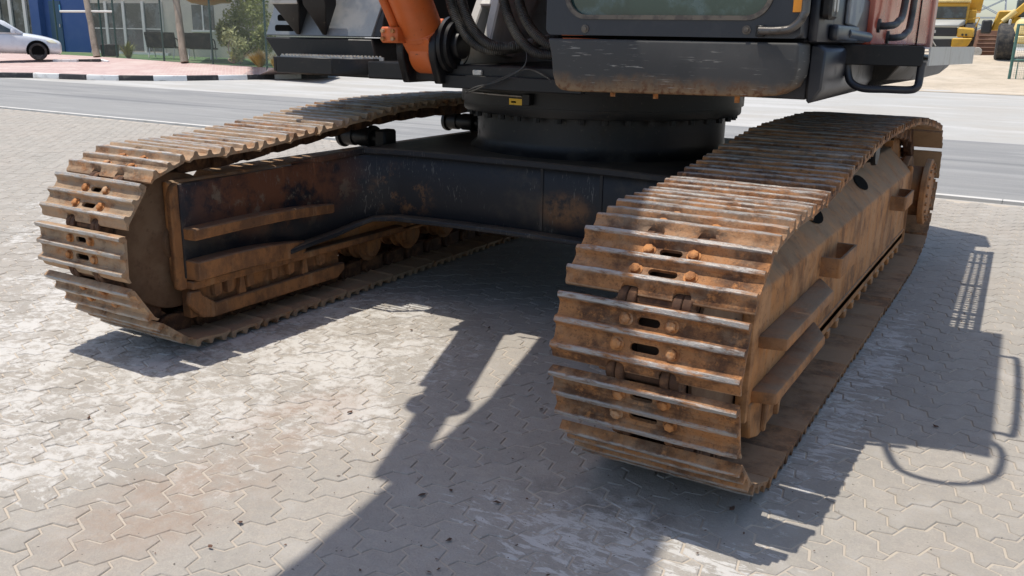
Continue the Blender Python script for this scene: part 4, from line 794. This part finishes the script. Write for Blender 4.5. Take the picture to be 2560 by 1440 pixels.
mb.loft(rings); body = mb.build('body', silver, car, ang=50); body.modifiers.new('s', 'SUBSURF').render_levels = 2; body.modifiers['s'].levels = 1
mb = MB(); rings = []
for l, z, inn in ((-.42, .96, .16), (-1.0, 1.36, .26), (-1.35, 1.47, .30), (-2.2, 1.49, .30), (-2.9, 1.30, .27), (-3.3, 1.0, .2)):
    rings.append([CT(l, .05, .92), CT(l, inn, z), CT(l, wid-inn, z), CT(l, wid-.05, .92)])
mb.loft(rings); mb.build('roof', silver, car, .03, ang=60)
mb = MB(); mb.add([CT(-.62, .075, .96), CT(-1.72, .075, .97), CT(-1.70, .265, 1.40), CT(-1.32, .258, 1.38)], [(0, 1, 2, 3)]); mb.add([CT(-1.79, .07, .97), CT(-2.7, .075, .98), CT(-2.55, .26, 1.36), CT(-1.79, .26, 1.40)], [(0, 1, 2, 3)])
mb2 = [tuple(Vector(p)-Sd*.035) for p in mb.v]; mb.v = mb2; mb.build('side_window', dglass, car)
mb = MB(); mb.box(0, .01, 0, .01, 0, .01); mb = MB(); m_ = CT(-.72, -.06, 1.02); mb.lathe([(.02, -.10), (.075, -.08), (.08, .02), (.05, .08)], m_, 2, 12); mb.build('mirror', silver, car)
mb = MB(); mb.loft([[CT(.30, .035, .70), CT(.42, .02, .62), CT(.66, .10, .60), CT(.50, .10, .73)], [CT(.30, .075, .70), CT(.42, .06, .62), CT(.66, .16, .60), CT(.50, .16, .73)]]); mb.build('headlight', M('headlight_lens', (.62, .60, .45), .15), car, .01)
for l in (0, -2.6):
    for s in (-.022, wid-.2):
        mb = MB(); c = CT(l, s, .315)
        ring = lambda r, o: [c+Sd*o+F_*(r*math.cos(2*math.pi*i/28))+Vector((0, 0, r*math.sin(2*math.pi*i/28))) for i in range(28)]
        mb.loft([ring(.20, .015), ring(.27, -.01), ring(.315, .03), ring(.315, .17), ring(.27, .2)]); wh_ = mb.build('wheel', 'rubber', car)
        mb = MB(); mb.loft([ring(.20, .035), ring(.20, .012), ring(.165, .012), ring(.15, .04), ring(.06, .02), ring(.0001, .015)]); mb.build('rim', M('steel_rim', (.04, .042, .045), .5) if 'steel_rim' not in bpy.data.materials else bpy.data.materials['steel_rim'], wh_)
    mb = MB(); c = CT(l, -.012, .33); arc = [c+F_*(.375*math.cos(t))+Vector((0, 0, .375*math.sin(t))) for t in np.linspace(-.35, math.pi+.35, 20)]; mb.add(arc+[p+Sd*.03 for p in arc], []); mb.add(arc, [tuple(range(20))]); mb.build('wheel_arch', 'dark', car)
fix(car)

# ================================================================ YARD BEYOND, RIGHT
dirt = M('sandy_dirt', (.50, .42, .32), .95, 0, [((.40, .335, .25), 1.1, .4, .64, .8), ((.60, .53, .43), .6, .5, .68, .7, (.3, 1, 1)), ((.28, .24, .19), 9, .56, .7, .5)], (12, .9, .05))
nx, ny = 70, 50; V_, F_2 = [], []
from mathutils import noise as mn
for j in range(ny):
    for i in range(nx):
        x = -34+i*1.0; y = 30.2+(j/(ny-1))**1.7*75; s = min(max((y-31)/16, 0), 1); s = s*s*(3-2*s); z = -.02+1.08*s+(.10*mn.noise(Vector((x*.4, y*.4, 0)))+.06*mn.noise(Vector((x*1.1, y*1.1, 3))))*min(1, max(0, (y-30.6)/2)); V_.append((x, y, z))
for j in range(ny-1):
    for i in range(nx-1): F_2.append((j*nx+i, j*nx+i+1, (j+1)*nx+i+1, (j+1)*nx+i))
mb = MB(); mb.add(V_, F_2); o = mb.build('dirt_yard', dirt, ang=80); structure(o)
def tz(x, y): s = min(max((y-31)/16, 0), 1); return -.02+1.08*s*s*(3-2*s)
def ground_at(px, d): p = at(px, 120, d); p.z = tz(p.x, p.y); return p
ye = M('machine_yellow', (.62, .36, .035), .45, 0, [((.50, .30, .05), 3, .42, .66, .8), ((.35, .25, .10), 12, .56, .7, .6)]); ypale = M('pale_yellow', (.66, .50, .20), .5, 0, [((.5, .36, .12), 3, .45, .66, .7)])
rustb = M('bucket_rust', (.13, .06, .035), .8, 0, [((.22, .12, .07), 2, .42, .66, .8)]); dkm = M('machine_dark', (.03, .03, .03), .6)
# articulated dump truck, seen from the front
T0 = ground_at(2350, 46.); fy = ray(2430, 100); fy = Vector((fy.x, fy.y, 0)).normalized(); fx = Vector((fy.y, -fy.x, 0))
def LT(o): return lambda p: o+fx*p[0]+fy*p[1]+Vector((0, 0, p[2]))
tr = empty('dump_truck', T0, 'yellow articulated dump truck parked on the dirt behind the excavator', 'truck'); X_ = LT(T0)
def pt_(mb, n, m, par=tr, bv=.03, xf=X_): return mb.build(n, m, par, bv, xf=xf)
mb = MB(); mb.box(-1.45, 1.45, 1.6, 6.5, 1.5, 2.2); mb.loft([[(-1.5, 2.6, 2.2), (1.65, 2.6, 2.2), (1.65, 7, 2.2), (-1.5, 7, 2.2)], [(-1.75, 2.3, 3.4), (1.75, 2.3, 3.4), (1.75, 7.4, 3.4), (-1.75, 7.4, 3.4)]]); pt_(mb, 'dump_body', ye)
mb = MB(); mb.box(-.85, 1.08, .9, 2.2, 1.35, 2.52); pt_(mb, 'cab', ye); mb = MB(); mb.box(-.75, .98, .86, .898, 1.75, 2.33); pt_(mb, 'windscreen', dglass, bv=0); mb = MB(); mb.box(-.9, 1.12, .7, 2.2, 2.53, 2.66); pt_(mb, 'cab_roof', ypale)
mb = MB(); mb.loft([[(-.75, -.1, 1.42), (.72, -.1, 1.42), (1.0, .88, 1.72), (-.9, .88, 1.72)], [(-.75, -.1, 1.30), (.72, -.1, 1.30), (1.0, .88, 1.4), (-.9, .88, 1.4)]]); pt_(mb, 'bonnet', M('grey_bonnet', (.34, .34, .31), .5))
mb = MB(); mb.box(-.75, .68, -.08, .8, .85, 1.29); pt_(mb, 'grille', dkm); mb = MB(); mb.box(-.6, -.3, -.10, -.079, 1.0, 1.15); pt_(mb, 'grille_badge', 'palegrey', bv=0)
for sx in (-1, 1):
    mb = MB(); mb.loft([[(sx*.70, -.15, .80), (sx*1.48, -.05, .80), (sx*1.5, .9, .80), (sx*.7, .9, .80)], [(sx*.68, -.12, 1.30), (sx*1.44, 0, 1.22), (sx*1.5, .9, 1.3), (sx*.7, .9, 1.35)]]); pt_(mb, 'fender', ye, bv=.06)
    mb = MB(); mb.loft([[(sx*.50, -.25, .32), (sx*1.25, -.15, .35), (sx*1.25, .5, .35), (sx*.5, .5, .32)], [(sx*.50, -.3, .76), (sx*1.46, -.18, .78), (sx*1.46, .5, .78), (sx*.5, .5, .76)]]); pt_(mb, 'bumper', ye, bv=.05)
    mb = MB(); mb.lathe([(.4, -.3), (.72, -.3), (.80, -.22), (.80, .22), (.72, .3), (.4, .3)], (sx*1.28, 1.1, .74), 0, 28); pt_(mb, 'wheel', 'rubber', bv=0)
    mb = MB(); mb.tube([(sx*1.5, .6, 1.3), (sx*1.62, .5, 1.75), (sx*1.6, 1.1, 1.8), (sx*1.1, .9, 1.7)], .03, 6); pt_(mb, 'hand_rail', ye, bv=0)
    for q in (.95, 1.12): mb = MB(); mb.cyl((sx*q, -.16, .93), (sx*q, -.05, .93), .055, 10); pt_(mb, 'lamp', dkm, bv=0)
mb = MB(); mb.box(-.52, .50, -.12, .6, .1, .72); pt_(mb, 'radiator_guard', dkm); mb = MB(); mb.tube([(-.65, -.3, 1.1), (-.35, -.35, .55), (-.2, -.3, .35)], .03, 6); pt_(mb, 'front_strut', 'palegrey', bv=0); fix(tr)
# wheel loader with a rusty bucket
W0 = ground_at(2520, 38.5); wl = empty('wheel_loader', W0, 'yellow wheel loader with raised arms at the right edge', 'wheel loader'); X2 = LT(W0)
def pw(mb, n, m, bv=.03): return mb.build(n, m, wl, bv, xf=X2)
mb = MB(); mb.lathe([(.35, -.36), (.68, -.36), (.80, -.28), (.80, .28), (.68, .36), (.35, .36)], (-.12, .6, .78), 0, 28); pw(mb, 'wheel', 'rubber', 0)
mb = MB(); mb.lathe([(.35, -.36), (.68, -.36), (.80, -.28), (.80, .28), (.68, .36), (.35, .36)], (1.9, .6, .78), 0, 28); pw(mb, 'wheel', 'rubber', 0)
mb = MB(); mb.loft([[(.05, -.2, .75), (1.0, -.2, .70), (1.0, 1.2, .70), (.05, 1.2, .75)], [(-.05, -.15, 1.05), (1.0, -.15, 1.05), (1.0, 1.2, 1.05), (-.05, 1.2, 1.05)]]); pw(mb, 'axle_guard', ypale, .06)
mb = MB(); mb.loft([[(.0, -.1, 1.07), (1.0, -.1, 1.07), (1.0, 1.4, 1.07), (0, 1.4, 1.07)], [(.2, .1, 1.75), (1.0, .1, 1.8), (1.0, 1.4, 1.8), (.2, 1.4, 1.75)]]); pw(mb, 'front_frame', ypale, .08)
mb = MB(); mb.loft([[(-.75, 2.2, 1.3), (.2, 2.2, 1.3), (.2, 3.2, 1.3), (-.75, 3.2, 1.3)], [(-.55, 2.0, 2.15), (.5, 2.0, 2.2), (.5, 3.2, 2.2), (-.55, 3.2, 2.15)]]); pw(mb, 'body', ye, .06)
mb = MB(); mb.loft([[(-.5, .8, 1.55), (-.2, .8, 1.5), (-.2, 1.1, 1.5), (-.5, 1.1, 1.55)], [(.4, .8, 2.5), (.75, .8, 2.4), (.75, 1.1, 2.4), (.4, 1.1, 2.5)], [(1.2, .8, 2.95), (1.2, .8, 2.45), (1.2, 1.1, 2.45), (1.2, 1.1, 2.95)]]); pw(mb, 'lift_arm', ye, .04)
mb = MB(); mb.cyl((-.35, .7, 1.65), (.1, .7, 2.1), .12, 12); mb.build('tilt_cylinder', ypale, wl, xf=X2); mb = MB(); mb.box(.1, .5, 1.0, 1.8, 1.85, 2.6); pw(mb, 'cab', dglass, .05)
mb = MB(); mb.box(-.12, -.02, .3, .9, 1.1, 1.75); pw(mb, 'mudguard', 'palegrey', .03); mb = MB(); mb.box(-1.15, -.72, 1.8, 2.4, 1.15, 1.75); pw(mb, 'counterweight', dkm, .06); fix(wl)
B0 = ground_at(2470, 43.5); bk_ = empty('loader_bucket', B0, 'rusty brown ribbed bucket standing between the two yellow machines', 'bucket'); X3 = LT(B0)
mb = MB(); mb.loft([[(-.62, .0, -.05), (.62, .0, -.05), (.7, .9, -.05), (-.7, .9, -.05)], [(-.52, .35, 1.15), (.66, .35, 1.5), (.7, 1.0, 1.5), (-.6, 1.0, 1.15)]]); mb.build('shell', rustb, bk_, .03, xf=X3)
for k in range(5): z = .12+.19*k; y = z*.27; mb = MB(); mb.box(-.58+z*.11, .60, y-.05, y+.02, z, z+.035); mb.build('rib', M('bucket_rib', (.26, .15, .10), .7) if 'bucket_rib' not in bpy.data.materials else bpy.data.materials['bucket_rib'], bk_, .008, xf=X3)
mb = MB(); mb.lathe([(.0, -.08), (.2, -.08), (.22, 0), (.2, .08), (0, .08)], (-.45, -.2, .12), 1, 16); mb.build('pin_eye', 'palegrey', bk_, xf=X3); fix(bk_)
# green mesh gate panel
G0 = onz(2519, 216, 0); gp = empty('mesh_gate', G0, 'green tubular mesh gate panel at the right edge', 'gate'); gm = M('green_tube', (.06, .15, .12), .5, 0, [((.2, .28, .24), 5, .5, .7, .6)])
gd_ = (fx*1.0+fy*-.15).normalized(); GT = lambda u, z: G0+gd_*u+Vector((0, 0, z)); gp_top = 2.25
mb = MB(); mb.cyl(GT(0, 0), GT(.03, gp_top), .055, 10); mb.build('post', gm, gp); mb = MB(); mb.cyl(GT(2.6, 0), GT(2.6, gp_top), .055, 10); mb.build('post', gm, gp)
for z in (.16, .98, gp_top): mb = MB(); mb.cyl(GT(-.02, z), GT(2.6, z), .035, 8); mb.build('rail', gm, gp)
mb = MB()
for k in range(40): mb.cyl(GT(.14+.062*k, .17), GT(.14+.062*k, gp_top), .004, 4)
for k in range(26): mb.cyl(GT(.12, .2+.08*k), GT(2.58, .2+.08*k), .004, 4)
o = mb.build('mesh_wire', gm, gp); o['kind'] = 'stuff'
for u in (.22, .5): mb = MB(); mb.cyl(GT(u, .17), GT(u, 1.0), .018, 8); mb.build('upright', gm, gp)
mb = MB(); q0 = GT(-.45, .0); q1 = GT(.75, .0); mb.loft([[c-fy*.06, c+fy*.06, c+fy*.06+Vector((0, 0, .035)), c-fy*.06+Vector((0, 0, .035))] for c in (q0, q1)]); mb.build('foot_plate', rustb, gp); fix(gp)
# lattice pylon far off
PY = at(2452, 110, 150.); PY.z = 0; py = empty('pylon', PY, 'grey lattice power pylon far behind the yellow machines', 'pylon'); pm_ = M('pylon_steel', (.40, .42, .44), .6); XP = LT(PY); mb = MB(); hw = lambda z: 3.2*(1-z/34)+.35
for z0 in range(0, 30, 3):
    z1 = z0+3; a, b = hw(z0), hw(z1)
    for (x0, y0), (x1, y1) in (((-1, -1), (1, -1)), ((1, -1), (1, 1)), ((1, 1), (-1, 1)), ((-1, 1), (-1, -1))):
        for P, Q in (((x0*a, y0*a, z0), (x0*b, y0*b, z1)), ((x0*a, y0*a, z0), (x1*b, y1*b, z1)), ((x1*a, y1*a, z0), (x0*b, y0*b, z1)), ((x0*b, y0*b, z1), (x1*b, y1*b, z1))): mb.cyl(P, Q, .085, 4)
mb.build('lattice', pm_, py, xf=XP)
for z in (12, 16, 21): mb = MB(); mb.prism([(-6, z), (6, z), (6, z+.15), (1, z+1.2), (-1, z+1.2), (-6, z+.15)], 1, -.2, .2); mb.build('cross_arm', pm_, py, xf=XP)
fix(py)
